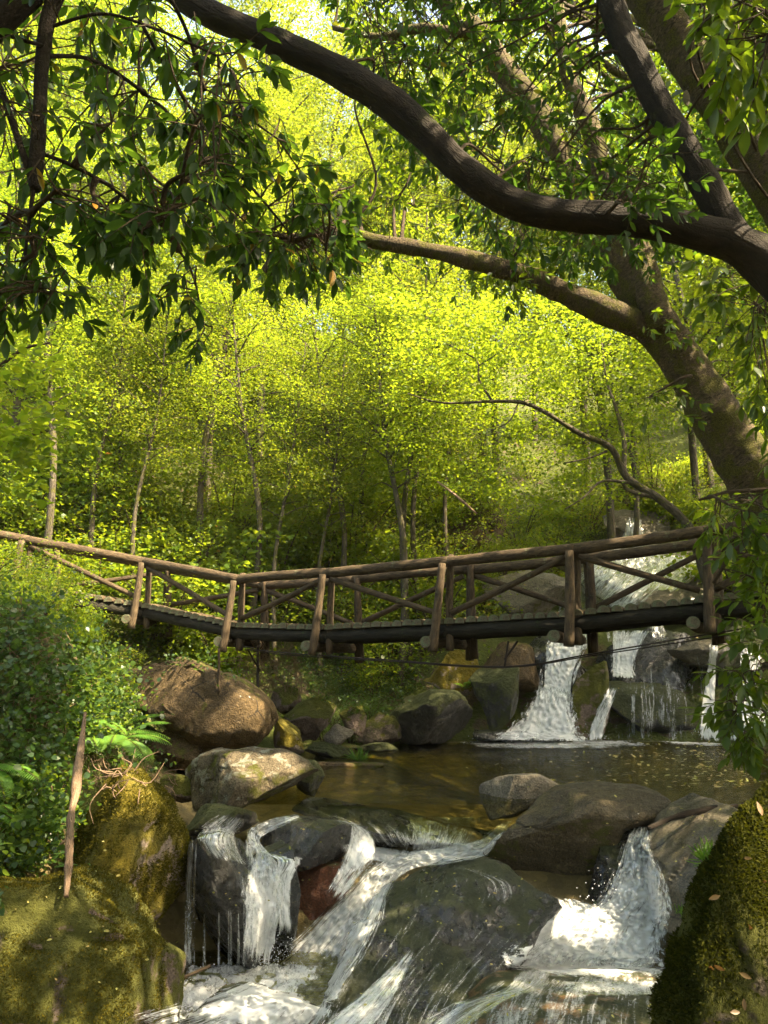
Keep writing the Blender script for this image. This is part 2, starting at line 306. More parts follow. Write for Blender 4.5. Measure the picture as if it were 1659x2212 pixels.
# ------------------------------------------------------------------ terrain (thin-plate through surveyed heights)
CT = np.array([(-1,12,-.5),(1,12,-.45),(4,12,-.6),(2,15,-.7),(5,15,-.7),(4,17.5,-.8),(7,16,-.6),(1,17,-.35),(-.8,14,-.12),(-.2,16.5,-.1),
 (-2.6,10,-.3),(0,10,-.75),(2,10,-.75),(-2,8.8,-1.55),(0,8.5,-1.6),(2.5,8.3,-1.35),(-1,7,-1.75),(1.5,7,-1.65),(0,5,-2.3),(2,4.5,-1.9),(-2,5,-2.2),
 (-3.4,8,-1.0),(-4.6,8,.9),(-4.0,9.2,.5),(-3.45,10.6,.0),(-3.95,10.8,1.2),(-4.5,10.9,2.1),(-5.2,11,2.6),(-6.2,11.2,2.9),(-8,11,3.3),(-3.9,12.5,.1),(-5.3,13.4,2.0),(-6.6,14,2.5),(-8,15,2.9),(-3,14.5,-.1),(-4.5,16.5,.5),(-3,17.5,.3),(-6.8,17.2,2.3),(-9,17.5,3.3),(-8,6,2.5),(-5,5,.2),
 (-12,20,5.5),(-8,20,3.9),(-5,20,2.8),(-2,19,1.0),(0,18.6,.25),(0,20.5,2.0),(2.2,19,.3),(2,20.5,2.4),(-16,25,10),(-8,25,7.5),(0,25,5.6),(-10,35,16),(0,35,12),(-25,30,18),(-25,50,28),(0,50,22),
 (5,19.9,1.0),(7,19.9,1.2),(5,20.6,2.2),(7,21,2.4),(4,22,2.5),(6,24,3.7),(7,27,5.2),(8,32,8),(9,40,13),(3,24,4.2),(3,28,7),(11,22,4),(11,27,7),(15,25,8),(25,30,12),(25,50,24),(12,50,20),
 (10,19.6,2.2),(9.5,17,.6),(10,14,1.6),(7.4,13.5,.2),(6.6,11.4,.25),(9,11,1.6),(4.2,9.3,-.15),(5.2,9,.4),(4.5,7.5,-.7),(5,6,.2),(3,5,-.6),(4,3.5,-.1),(7,5,1),(25,10,5),(25,20,8),(-25,10,9),(-25,20,12),(0,1,-1.2),(4,0,0),(-5,1,-.8),(12,0,2),(-15,2,4),(-15,12,6)], float)
def tps(c, q, lam=.02):
    def k(r2): return np.where(r2 > 0, r2*np.log(r2+1e-12), 0)
    n = len(c); d2 = ((c[:, None, :2]-c[None, :, :2])**2).sum(-1); A = np.zeros((n+3, n+3))
    A[:n, :n] = k(d2) + lam*np.eye(n); A[:n, n] = 1; A[:n, n+1:] = c[:, :2]; A[n, :n] = 1; A[n+1:, :n] = c[:, :2].T
    wv = np.linalg.solve(A, np.concatenate([c[:, 2], [0, 0, 0]])); out = []
    for i in range(0, len(q), 20000):
        qq = q[i:i+20000]; out.append(k(((qq[:, None]-c[None, :, :2])**2).sum(-1)) @ wv[:n] + wv[n] + qq @ wv[n+1:])
    return np.concatenate(out)
def ground(q):
    q = np.asarray(q, float); z = tps(CT, q); p3 = np.c_[q, np.zeros(len(q))]
    return z + .10*fbm(p3*1.1, 3, 4) + .35*fbm(p3*.25, 9, 2)*np.clip((q[:, 1]-19)/8, 0, 1)
gx = np.arange(-30, 30.01, .2); gy = np.arange(-14, 60.01, .2); GX, GY = np.meshgrid(gx, gy)
GZ = ground(np.c_[GX.ravel(), GY.ravel()]); nx = len(gx); ny = len(gy)
i, j = np.meshgrid(np.arange(nx-1), np.arange(ny-1)); i = i.ravel(); j = j.ravel()
tV = np.c_[GX.ravel(), GY.ravel(), GZ]; tF = np.stack([j*nx+i, j*nx+i+1, (j+1)*nx+i+1, (j+1)*nx+i], 1)
ter = mk('ground', tV, tF, M['earth']); ter['kind'] = 'structure'
def gz(x, y): return float(GZ.reshape(ny, nx)[int(round((y+14)/.2)), int(round((x+30)/.2))])

# ------------------------------------------------------------------ rocks
bm = bmesh.new(); bmesh.ops.create_icosphere(bm, subdivisions=6, radius=1); bm.verts.ensure_lookup_table()
ICO = np.array([v.co[:] for v in bm.verts]); ICOF = np.array([[v.index for v in f.verts] for f in bm.faces]); bm.free()
bm = bmesh.new(); bmesh.ops.create_icosphere(bm, subdivisions=5, radius=1)
ICO5 = np.array([v.co[:] for v in bm.verts]); ICO5F = np.array([[v.index for v in f.verts] for f in bm.faces]); bm.free()
OCC = []   # (verts, faces) that water and creepers are laid on
def rock(name, poly, y, T, m, label, tilt=0., amp=.05, seed=0, fac=9, rough=1., cat='boulder', group=None, pw=.72, hi=True, fs=1., refit=True):
    poly = np.array(poly, float); A = poly.copy(); n = len(A)
    cx = (A[:, 0].max()+A[:, 0].min())/2; cy = (A[:, 1].max()+A[:, 1].min())/2
    d = np.vstack([A, A[:1]]); dense = np.vstack([d[k]+(d[k+1]-d[k])*np.linspace(0, 1, 24, endpoint=False)[:, None] for k in range(n)])
    th = np.arctan2(-(dense[:, 1]-cy), dense[:, 0]-cx); rr = np.hypot(dense[:, 0]-cx, dense[:, 1]-cy); o = np.argsort(th); th = th[o]; rr = rr[o]
    gth = np.linspace(-math.pi, math.pi, 361); gr = np.interp(gth, np.r_[th[-1]-2*math.pi, th, th[0]+2*math.pi], np.r_[rr[-1], rr, rr[0]])
    ker = np.hanning(15); ker /= ker.sum(); gr = np.convolve(np.r_[gr[-8:-1], gr, gr[1:8]], ker, 'valid')
    S, SF = (ICO, ICOF) if hi else (ICO5, ICO5F)
    ang = np.arctan2(S[:, 2], S[:, 0]); rho = np.hypot(S[:, 0], S[:, 2]); Rr = np.interp(ang, gth, gr[:361])
    q = rho**pw*Rr; U = cx + q*np.cos(ang); V = cy - q*np.sin(ang); dep = np.sign(S[:, 1])*np.abs(S[:, 1])**.8*T
    sc = y/F; Y = y + dep + tilt*(cy-V)*sc
    p = P(U, V, Y); c = p.mean(0); nr = nrm(p - c); size = (gr.mean()*sc + T)/2
    rs = np.random.default_rng(seed+100)
    for k in range(fac):                                  # broken flat faces
        dn = nrm(rs.normal(size=3)[None])[0]; h = (p-c) @ dn; lim = np.percentile(h, rs.uniform(72, 92)); over = h > lim
        p[over] -= (dn[None]*(h[over]-lim)[:, None]*.9)
    off = rs.uniform(-50, 50, 3)
    ns = fbm(p*1.1/size*fs+off, seed, 3)*amp*1.6*size + fbm(p*3.2/size*fs+off, seed+5, 4)*amp*.6*rough*size
    cr = np.abs(fbm(p*1.5/size*fs+off+9, seed+8, 3)); ns -= np.exp(-(cr/.035)**2)*amp*.8*size*rough
    ns += fbm(p*9/size+off, seed+6, 3)*amp*.16*rough*size
    p = p + nr*ns[:, None]; OCC.append((p, SF))
    u_, v_ = proj(p); a0, a1, b0, b1 = A[:, 0].min(), A[:, 0].max(), A[:, 1].min(), A[:, 1].max()   # keep the outline after the breaks
    if refit: u_ = a0+(u_-u_.min())/(u_.max()-u_.min())*(a1-a0); v_ = b0+(v_-v_.min())/(v_.max()-v_.min())*(b1-b0); p = P(u_, v_, p[:, 1])
    OCC[-1] = (p, SF)
    base = np.array([c[0], c[1], p[:, 2].min()])
    o_ = mk(name, p - base, SF, M[m]); o_.location = base; tag(o_, label, cat, group); return o_
rock('boulder', [(262,1425),(330,1418),(400,1438),(470,1462),(540,1500),(588,1532),(602,1572),(598,1604),(550,1628),(480,1640),(430,1632),(395,1605),(360,1575),(310,1560),(270,1530),(256,1480)], 14.4, 1.3, 'rock_brown', 'largest brown slab boulder leaning down under the left end of the footbridge', amp=.05, seed=1, fac=3, pw=.42)
rock('boulder', [(318,1605),(335,1580),(380,1572),(430,1612),(452,1650),(430,1672),(380,1670),(330,1660)], 13.9, .6, 'rock_brown', 'brown rock wedged in the shade beneath the big slab boulder', seed=2)
rock('boulder', [(400,1708),(430,1672),(490,1638),(560,1612),(610,1620),(650,1655),(685,1700),(690,1730),(640,1758),(560,1775),(480,1778),(420,1750)], 11.0, 1.0, 'rock_lich', 'grey lichen boulder with a moss patch and a sunlit top, left of the pool', seed=3, amp=.05)
rock('boulder', [(625,1640),(655,1640),(690,1672),(702,1700),(680,1722),(640,1700)], 11.7, .5, 'rock_wetmoss', 'dark mossy rock at the pool edge beside the grey lichen boulder', seed=4, hi=False)
rock('boulder', [(345,1680),(400,1672),(440,1690),(450,1720),(400,1735),(350,1720)], 11.6, .6, 'rock_moss2', 'low mossy rock between the sun-tinted moss boulder and the lichen boulder', seed=43, hi=False)
rock('boulder', [(150,1700),(195,1662),(280,1652),(350,1668),(392,1700),(415,1745),(410,1800),(405,1870),(400,1990),(330,2000),(230,1950),(150,1900),(120,1820),(135,1750)], 8.9, 1.0, 'rock_moss', 'rounded boulder covered with sun-tinted golden moss behind the leaning dead branch', seed=5, amp=.05, tilt=.25)
rock('boulder', [(-170,1900),(0,1905),(60,1885),(150,1868),(240,1890),(310,1930),(350,1990),(393,2080),(402,2130),(370,2200),(250,2290),(0,2300),(-170,2260)], 6.9, 1.2, 'rock_moss2', 'huge mossy boulder with bare brown patches in the bottom left corner', seed=6, amp=.05, tilt=.3)
rock('rock', [(395,1775),(425,1748),(470,1735),(530,1755),(560,1790),(500,1808),(430,1806)], 10.0, .5, 'rock_wetmoss', 'small dark wet rock at the brink left of the thin strands of water', seed=7, hi=False, cat='rock')
rock('rock', [(400,1815),(430,1795),(500,1798),(555,1808),(585,1850),(580,1960),(560,2085),(480,2110),(420,2100),(402,1990)], 9.1, .8, 'rock_dark', 'black upright rock face with thin strands of water running down', seed=8, amp=.04, cat='rock')
rock('rock', [(535,1830),(600,1815),(650,1830),(650,1960),(620,2060),(570,2100),(525,2080)], 9.35, .5, 'rock_dark', 'wet rock behind the left white fall', seed=9, amp=.04, cat='rock', hi=False)
rock('rock', [(550,1802),(600,1772),(670,1760),(740,1770),(790,1800),(797,1845),(745,1872),(690,1888),(620,1880),(570,1850)], 9.9, .6, 'rock_dark', 'domed dark rock speckled with fallen leaves above the red face', seed=10, amp=.035, cat='rock')
rock('rock', [(610,1870),(690,1850),(765,1850),(750,1920),(700,1985),(640,2010),(612,1960)], 9.95, .5, 'rock_red', 'red brown bare rock face between two white falls', seed=11, cat='rock', fac=6)
rock('rock', [(630,1738),(700,1722),(800,1722),(900,1735),(1000,1745),(1090,1762),(1095,1800),(1000,1835),(850,1838),(760,1815),(660,1775)], 10.9, .5, 'rock_dark', 'long dark ledge that dams the pool, water creeping over it', seed=12, amp=.03, tilt=.3, cat='rock')
rock('rock', [(680,2290),(700,2190),(745,2090),(795,1985),(852,1888),(920,1850),(1020,1872),(1120,1885),(1190,1920),(1215,1965),(1170,2015),(1110,2080),(1050,2160),(1010,2290),(800,2330)], 8.3, .9, 'rock_dark', 'wide dark wet slab with film of water in the middle foreground', tilt=1.1, seed=13, amp=.055, pw=.8, cat='rock', fs=1.5)
rock('boulder', [(1043,1850),(1060,1805),(1120,1762),(1210,1702),(1290,1686),(1370,1695),(1440,1728),(1452,1752),(1400,1768),(1352,1790),(1325,1850),(1290,1900),(1200,1908),(1100,1892)], 10.1, .9, 'rock_dry', 'big smooth olive brown boulder in the middle of the cascade', seed=14, amp=.04, fac=6, tilt=.3)
rock('boulder', [(1035,1742),(1065,1692),(1115,1670),(1170,1672),(1207,1695),(1190,1722),(1130,1765),(1080,1772),(1035,1760)], 11.1, .5, 'rock_grey', 'pale grey boulder at the pool edge just left of the big olive one', seed=15, amp=.03, hi=False)
rock('rock', [(1380,1800),(1440,1757),(1530,1728),(1640,1712),(1740,1800),(1740,2000),(1600,2110),(1500,2110),(1440,2040),(1440,1960),(1440,1880),(1400,1840)], 9.0, 1.1, 'rock_pale', 'broad rock shelf right of the right cascade with grass on its edge', seed=16, amp=.05, tilt=.5, cat='rock')
rock('rock', [(1310,1800),(1390,1772),(1460,1850),(1470,2000),(1400,2060),(1290,2020),(1270,1930)], 9.5, .5, 'rock_dark', 'dark rock behind the right cascade', seed=17, cat='rock', amp=.04, hi=False)
rock('rock', [(840,2290),(960,2190),(1060,2125),(1200,2095),(1350,2090),(1480,2110),(1560,2200),(1520,2330),(1000,2350)], 7.3, .9, 'rock_bed', 'shallow amber brown rock washed by water at the bottom', seed=18, tilt=1.4, amp=.03, cat='rock', pw=.85)
rock('rock', [(380,2200),(500,2130),(620,2120),(700,2180),(720,2300),(400,2330)], 7.7, .7, 'rock_bed', 'submerged rock beneath the foot of the main cascade', seed=19, tilt=1.2, amp=.03, cat='rock', hi=False)
# mid-distance rocks around the pool
mid = [([(612,1555),(650,1522),(690,1503),(727,1525),(728,1555),(692,1592),(660,1602),(638,1588)],16.3,.5,'rock_moss2','angular rock with mossy top and bare pinkish front face'),
 ([(732,1548),(745,1518),(764,1528),(792,1575),(776,1592),(745,1578)],16.6,.3,'rock_moss2','pointed mossy rock right of the angular pinkish one'),
 ([(698,1592),(725,1563),(758,1578),(764,1605),(720,1618)],16.2,.3,'rock_grey','small rounded grey rock in front of the pointed mossy rock'),
 ([(600,1545),(640,1572),(657,1622),(652,1645),(608,1645),(590,1600)],15.2,.6,'rock_moss','mossy hump touching the right end of the big slab boulder'),
 ([(658,1618),(700,1602),(750,1608),(768,1626),(740,1640),(680,1638)],16.0,.4,'rock_wetmoss','low dark moss covered rock at the waterline'),
 ([(585,1490),(640,1478),(652,1520),(625,1548),(588,1532)],16.8,.5,'rock_moss2','mossy rock under the dead twigs behind the slab boulder'),
 ([(610,1668),(660,1650),(740,1645),(810,1655),(845,1670),(780,1684),(680,1684)],14.6,.5,'rock_brown','flat brown rock with a grass tuft at the left pool shore'),
 ([(760,1615),(800,1603),(840,1603),(860,1620),(800,1630)],17.2,.4,'rock_wetmoss','flat dark stone on the far left shore of the pool'),
 ([(840,1560),(850,1505),(900,1488),(990,1488),(1022,1530),(1022,1592),(960,1608),(870,1610)],17.9,.9,'rock_wetmoss','broad dark moss block at the foot of the bank'),
 ([(915,1490),(930,1435),(965,1408),(1020,1400),(1042,1450),(1035,1505),(960,1500)],18.9,.6,'rock_moss','mossy block above the broad dark moss block'),
 ([(1025,1505),(1065,1440),(1110,1450),(1122,1520),(1112,1568),(1060,1590),(1015,1575)],18.6,.5,'rock_wetmoss','dark rounded rock left of the main waterfall foot'),
 ([(1030,1395),(1095,1385),(1150,1400),(1168,1450),(1145,1495),(1100,1450),(1060,1440)],19.4,.5,'rock_brown','sunlit brown rock left of the main waterfall top'),
 ([(770,1560),(820,1538),(870,1545),(880,1600),(800,1612),(765,1600)],17.8,.4,'rock_pink','pinkish bare rock between the mossy stones'),
 ([(1020,1600),(1100,1575),(1200,1578),(1290,1592),(1310,1612),(1150,1625),(1030,1620)],18.6,.5,'rock_dark','flat wet rock the main waterfall lands on'),
 ([(1105,1420),(1180,1370),(1260,1365),(1300,1450),(1290,1605),(1110,1605)],20.1,.7,'rock_dark','black wet cliff behind the main waterfall'),
 ([(1285,1370),(1400,1350),(1500,1355),(1510,1470),(1500,1610),(1300,1610)],20.0,.7,'rock_dark','dark cliff under the second waterfall'),
 ([(1480,1350),(1560,1350),(1720,1340),(1720,1610),(1480,1610)],20.1,.8,'rock_wetmoss','dark mossy cliff at the right end of the falls'),
 ([(1234,1490),(1250,1445),(1280,1427),(1312,1440),(1322,1490),(1300,1560),(1262,1595),(1236,1565)],19.0,.4,'rock_moss2','upright mossy rock splitting the waterfall in two'),
 ([(1295,1520),(1330,1480),(1400,1470),(1480,1478),(1525,1530),(1540,1608),(1290,1608)],19.2,.5,'rock_wetmoss','dark dripping rock between the right strands'),
 ([(1440,1400),(1490,1380),(1560,1380),(1585,1410),(1540,1445),(1450,1440)],19.3,.5,'rock_pale','pale ledge rock high above the dripping rock'),
 ([(1040,1330),(1080,1262),(1130,1240),(1210,1230),(1240,1260),(1220,1330),(1140,1345)],21.6,.9,'rock_pale','smooth grey slab beside the upper cascade'),
 ([(1180,1350),(1225,1240),(1290,1190),(1380,1165),(1480,1185),(1570,1225),(1640,1350)],22.8,.8,'rock_pale','broad pale slab under the upper cascade'),
 ([(1300,1200),(1330,1140),(1370,1100),(1420,1110),(1450,1170),(1400,1210)],27.0,.9,'rock_pale','rock step at the top of the upper cascade'),
 ([(930,1200),(935,1110),(990,1055),(1060,1085),(1095,1130),(1060,1195),(1000,1215)],25.0,1.1,'rock_brown','brown overhanging rock in the trees behind the footbridge'),
 ([(1330,1060),(1380,1030),(1440,1040),(1440,1090),(1370,1100)],28.5,.9,'rock_pink','pinkish outcrop high on the slope right of the trees'),
 ([(1618,1650),(1650,1626),(1720,1630),(1740,1690),(1640,1688)],12.4,.5,'rock_moss','mossy rock at the right edge of the pool'),
]
TI = {20: .5, 21: 1.2, 22: .8, 13: .5}
for k, (pl, y, T, m_, lb) in enumerate(mid):
    rock('rock', pl, y, T, m_, lb, seed=30+k, hi=False, cat='rock', tilt=TI.get(k, .15), amp=.055, fs=1.3 if k in (14, 15, 16, 18) else 1.)

ov = [tV]; of = [np.c_[tF[:, :3]], tF[:, [0, 2, 3]]]; n0 = len(tV)
for v, f in OCC: ov.append(v); of.append(f + n0); n0 += len(v)
BV = BVHTree.FromPolygons(np.concatenate(ov).tolist(), np.concatenate(of).tolist(), all_triangles=True)
CAM = Vector((0, 0, CAMZ))
def hit(U, V):
    d = Vector(ray(U, V)).normalized(); h = BV.ray_cast(CAM, d, 90)
    return h[0], h[1]
def down(x, y, z0=40):
    h = BV.ray_cast(Vector((x, y, z0)), Vector((0, 0, -1)), 90); return h[0], h[1]

# ------------------------------------------------------------------ water
yy, xx = np.meshgrid(np.arange(10.4, 20.4, .1), np.arange(-2.2, 10.5, .1), indexing='ij')
pv = np.c_[xx.ravel(), yy.ravel(), np.zeros(xx.size)]; r_, c_ = xx.shape; i, j = np.meshgrid(np.arange(c_-1), np.arange(r_-1)); i = i.ravel(); j = j.ravel()
pool = mk('water', pv, np.stack([j*c_+i, j*c_+i+1, (j+1)*c_+i+1, (j+1)*c_+i], 1), M['pool']); pool['kind'] = 'structure'
lo = mk('water', [(-3.6, 6, -1.36), (3.4, 5, -1.36), (4.6, 9.7, -1.30), (-3.4, 9.7, -1.30)], np.array([[0, 1, 2, 3]]), M['pool'], smooth=False); lo['kind'] = 'structure'
def strip(rows, foam, name='waterfall', m='fall', lift=.05, cols=14, sub=8, ys=None, amp=.03, smooth=3, seed=0, edge=1.):
    cols = int(cols*1.6); sub = int(sub*1.6)
    """rows down the flow: (UL,VL,UR,VR); the sheet is laid on the rocks behind it, with its own thickness of foam"""
    rows = np.array(rows, float); q = catmull(rows, sub); m_ = len(q); t = np.linspace(0, 1, cols)
    U = q[:, None, 0]*(1-t)+q[:, None, 2]*t; V = q[:, None, 1]*(1-t)+q[:, None, 3]*t
    Y = np.empty(U.shape); yy_ = None if ys is None else np.interp(np.linspace(0, 1, m_), np.linspace(0, 1, len(ys)), ys)
    for a in range(m_):
        for b in range(cols):
            h, _ = hit(U[a, b], V[a, b]); Y[a, b] = (h.y if h else 30)
            if yy_ is not None: Y[a, b] = min(Y[a, b], yy_[a]+.25); Y[a, b] = max(Y[a, b], yy_[a]-.6)
    for _ in range(smooth):
        Z = np.pad(Y, 1, mode='edge'); Y = np.minimum((Z[:-2, 1:-1]+Z[2:, 1:-1]+Z[1:-1, :-2]+Z[1:-1, 2:]+2*Y)/6, Y+.01)
    p = P(U.ravel(), V.ravel(), Y.ravel()-lift)
    p = p + nrm(np.array([0, 0, CAMZ])-p)*(np.abs(fbm(p*np.array([11, 11, 6.]), seed, 5, .62))*amp*1.1)[:, None]
    fo = np.interp(np.linspace(0, 1, m_), np.linspace(0, 1, len(foam)), foam)[:, None]*np.ones(cols)
    ed = np.minimum(np.minimum(t, 1-t)*4.5, 1)[None]*np.ones((m_, 1))*edge
    rr_ = np.linspace(0, 1, m_)[:, None]; ed = ed*np.minimum(1, np.minimum(rr_*8+.3, (1-rr_)*8+.2))
    p2 = p.reshape(m_, cols, 3); al = np.concatenate([[0], np.cumsum(np.linalg.norm(np.diff(p2[:, cols//2], axis=0), axis=1))])
    wd = np.linalg.norm(p2[:, 0]-p2[:, -1], axis=1).mean()
    fl = np.stack([np.broadcast_to(t*wd, (m_, cols)), np.broadcast_to(al[:, None], (m_, cols)), np.full((m_, cols), seed*3.7)], -1)
    i, j = np.meshgrid(np.arange(cols-1), np.arange(m_-1)); i = i.ravel(); j = j.ravel()
    o = mk(name, p, np.stack([j*cols+i, j*cols+i+1, (j+1)*cols+i+1, (j+1)*cols+i], 1), M[m], attrs={'fl': fl.reshape(-1, 3), 'foam': fo.ravel(), 'edge': ed.ravel()})
    o['kind'] = 'structure'; return p2
SPR = []
def spray(U, V, y, n, su, sv, size=.012):
    n = int(n*.8); su *= .8; sv *= .7
    u = RNG.normal(U, su, n); v = RNG.normal(V, sv, n); p = P(u, v, y + RNG.normal(0, .15, n)); SPR.append((p, size*.38*RNG.uniform(.3, 1.3, n)))
# far falls
strip([(1180,1368,1292,1368),(1176,1400,1275,1400),(1165,1450,1250,1450),(1158,1500,1240,1500),(1135,1550,1240,1555),(1085,1590,1255,1600)], [.72,.85,.9,.95,1.05,1.15], ys=[19.5,19.2,19,18.8,18.6,18.3], seed=1, amp=.06, cols=26, sub=12)
strip([(1160,1480,1240,1490),(1130,1530,1245,1540),(1090,1575,1255,1580),(1040,1597,1280,1602)], [.5,.9,1.1,1.], ys=[18.7,18.5,18.3,18.], seed=21, amp=.08, cols=26, name='foam', m='foam')
strip([(1308,1362,1405,1362),(1316,1400,1385,1400),(1318,1440,1372,1440),(1312,1462,1378,1466)], [.6,.75,.85,.9], ys=[19.5,19.3,19.2,19.], seed=2, cols=16, sub=12)
strip([(1400,1350,1440,1350),(1400,1385,1440,1385)], [.5,.3], ys=[19.5,19.3], seed=22, cols=10)
strip([(1312,1484,1338,1486),(1295,1520,1322,1525),(1278,1560,1310,1565),(1265,1598,1305,1600)], [.5,.6,.7,.95], ys=[18.9,18.7,18.6,18.4], seed=3, cols=12)
strip([(1532,1392,1556,1392),(1528,1440,1548,1445),(1518,1500,1545,1500),(1510,1560,1550,1560),(1505,1600,1560,1602)], [.6,.8,.9,1,1.1], ys=[19.3,19.1,18.9,18.7,18.5], seed=4, cols=12, sub=10)
strip([(1590,1400,1640,1390),(1600,1440,1650,1440),(1585,1500,1640,1500),(1570,1560,1680,1560),(1570,1602,1700,1604)], [.5,.6,.7,.9,1.05], ys=[19.2,19,18.8,18.6,18.4], seed=5, cols=16)
for k, (u, v0, v1) in enumerate([(1388, 1490, 1595), (1368, 1500, 1590), (1430, 1500, 1560), (1455, 1520, 1598)]):
    strip([(u-4, v0, u+4, v0), (u-5, (v0+v1)/2, u+5, (v0+v1)/2), (u-6, v1, u+6, v1)], [.5,.38,.5], seed=6+k, cols=6, edge=.85)
# upper cascade
strip([(1352,1118,1388,1118),(1345,1150,1392,1150),(1325,1178,1400,1178),(1290,1200,1440,1200),(1255,1225,1470,1225),(1225,1262,1440,1262),(1205,1295,1400,1300),(1190,1335,1380,1345)], [.6,.65,.62,.55,.5,.6,.62,.7], name='waterfall', seed=11, cols=34, sub=8, lift=.08, amp=.05)
strip([(1400,1195,1540,1205),(1400,1230,1520,1240),(1380,1270,1460,1280)], [.7,.6,.4], seed=12, cols=20, lift=.08)
# foam on the pool under the falls
def flat(pts, z, foam, name='foam', seed=0, cols=26, sub=8, amp=.015):
    rows = np.array(pts, float); q = catmull(rows, sub); m_ = len(q); t = np.linspace(0, 1, cols)
    U = q[:, None, 0]*(1-t)+q[:, None, 2]*t; V = q[:, None, 1]*(1-t)+q[:, None, 3]*t
    p = onz(U.ravel(), V.ravel(), z); p[:, 2] += np.abs(fbm(p*6, seed, 4))*amp
    fo = np.interp(np.linspace(0, 1, m_), np.linspace(0, 1, len(foam)), foam)[:, None]*np.ones(cols)
    ed = np.minimum(np.minimum(t, 1-t)*8, 1)[None]*np.minimum(1, np.minimum(np.linspace(0, 1, m_)*6+.1, (1-np.linspace(0, 1, m_))*5))[:, None]
    i, j = np.meshgrid(np.arange(cols-1), np.arange(m_-1)); i = i.ravel(); j = j.ravel()
    fl = np.c_[p[:, 0], p[:, 1]*1.2, p[:, 2]*0+seed]
    o = mk(name, p, np.stack([j*cols+i, j*cols+i+1, (j+1)*cols+i+1, (j+1)*cols+i], 1), M['foam'], attrs={'fl': fl, 'foam': fo.ravel(), 'edge': ed.ravel()}); o['kind'] = 'structure'
flat([(1010,1592,1320,1596),(985,1600,1380,1603),(1000,1608,1420,1610),(1060,1618,1300,1618)], .012, [.85,.75,.5,.25], seed=31, cols=50)
flat([(1420,1598,1720,1600),(1430,1604,1720,1606),(1480,1612,1720,1612)], .012, [1,.75,.3], seed=32, cols=40)
# near cascades
flat([(400,2088,640,2080),(385,2120,700,2110),(350,2160,640,2150),(300,2200,600,2190)], -1.33, [.55,.72,.78,.6], seed=33, cols=40, amp=.05)
strip([(1108,1768,1096,1792),(1072,1785,1075,1815),(1030,1812,1050,1850),(960,1826,975,1866),(885,1838,895,1878),(815,1862,842,1922),(725,1945,825,1992),(630,2035,785,2075),(540,2105,745,2155),(410,2150,700,2240),(240,2195,650,2310)], [.65,.75,.85,.9,.88,.82,.76,.78,.84,.92,1.0], seed=41, cols=34, sub=12, lift=.10, amp=.09)
strip([(735,1822,900,1838),(740,1838,900,1850),(760,1855,890,1868)], [.7,1,1], seed=42, cols=24, lift=.10, amp=.06)
strip([(880,1765,1040,1765),(880,1795,1030,1795),(870,1838,1010,1832)], [.15,.42,.75], seed=43, cols=30, sub=12)
strip([(640,1758,650,1768),(590,1768,600,1790),(540,1785,562,1815),(530,1815,590,1850),(522,1870,618,1880),(520,1930,622,1935),(522,2000,605,2010),(515,2080,590,2085)], [.5,.55,.6,.58,.66,.72,.78,.9], ys=[10.2,10,9.7,9.4,9.1,8.9,8.8,8.6], seed=50, cols=26, sub=10, amp=.06)
strip([(560,1840,660,1850),(600,1860,655,1865),(590,1900,632,1905),(600,1960,628,1965),(600,2020,640,2015)], [.5,.7,.8,.8,.8], ys=[9.7,9.5,9.4,9.3,9.1], seed=51, cols=12)
strip([(700,1768,760,1775),(750,1775,800,1800),(755,1800,815,1840),(742,1850,800,1868),(725,1890,770,1905),(700,1930,735,1950)], [.45,.6,.72,.78,.78,.7], ys=[10.2,9.9,9.6,9.4,9.3,9.2], seed=52, cols=16)
strip([(470,1760,540,1770),(430,1790,520,1800),(415,1812,520,1830),(440,1850,540,1870)], [.45,.5,.5,.35], seed=53, cols=18)
for k in [0,1,2,4,7,9,10,12,13]:
    u = [404, 410, 418, 436, 441, 450, 468, 473, 479, 494, 499, 511, 515, 527, 532][k]; v0 = 1815 if k < 3 else 1950+30*math.sin(k*k*2.1); w_ = [6, 4, 3, 1.6, 3.2, 1.2, 1.5, 3, 1.3, 1.6, 2.6, 1.2, 2.8, 1.5, 2][k]
    strip([(u-w_*.5+6*(k < 3), v0, u+w_*.5+6*(k < 3), v0), (u-w_, (v0+2090)/2, u+w_, (v0+2090)/2), (u-w_*1.2, 2092, u+w_*1.2, 2092)], [.55,.42,.5], ys=[8.75,8.6,8.5], seed=60+k, cols=5, sub=12, edge=1.2, amp=.02)
strip([(1362,1790,1412,1782),(1345,1820,1410,1822),(1335,1850,1420,1855),(1315,1900,1440,1895),(1285,1945,1450,1950),(1220,1990,1450,2000),(1150,2040,1448,2055),(1110,2080,1440,2095)], [.55,.65,.74,.8,.84,.88,.95,.95], ys=[9.9,9.6,9.4,9.1,8.9,8.6,8.3,8.0], seed=80, cols=36, sub=12, amp=.11, lift=.08)
strip([(1180,1935,1260,1945),(1195,1965,1300,1965),(1150,2000,1320,2000),(1100,2040,1420,2040),(1080,2080,1450,2080),(1180,2110,1450,2110)], [.5,.9,1.05,1.1,1.0,.6], ys=[8.9,8.8,8.6,8.4,8.1,7.8], name='foam', m='foam', seed=81, cols=36, amp=.06)
strip([(780,1880,880,1860),(730,1990,800,2000),(600,2110,690,2130),(480,2200,600,2230)], [.3,.45,.5,.6], seed=84, cols=20, lift=.05)
strip([(1120,2100,1200,2085),(1080,2140,1180,2130),(960,2175,1080,2170),(850,2250,960,2260)], [.5,.5,.45,.4], seed=87, cols=16, lift=.03, amp=.02)
strip([(1200,2120,1460,2118),(1210,2132,1450,2135),(1230,2150,1450,2150)], [.45,.75,.4], seed=88, cols=30, lift=.03, amp=.02, name='foam', m='foam')
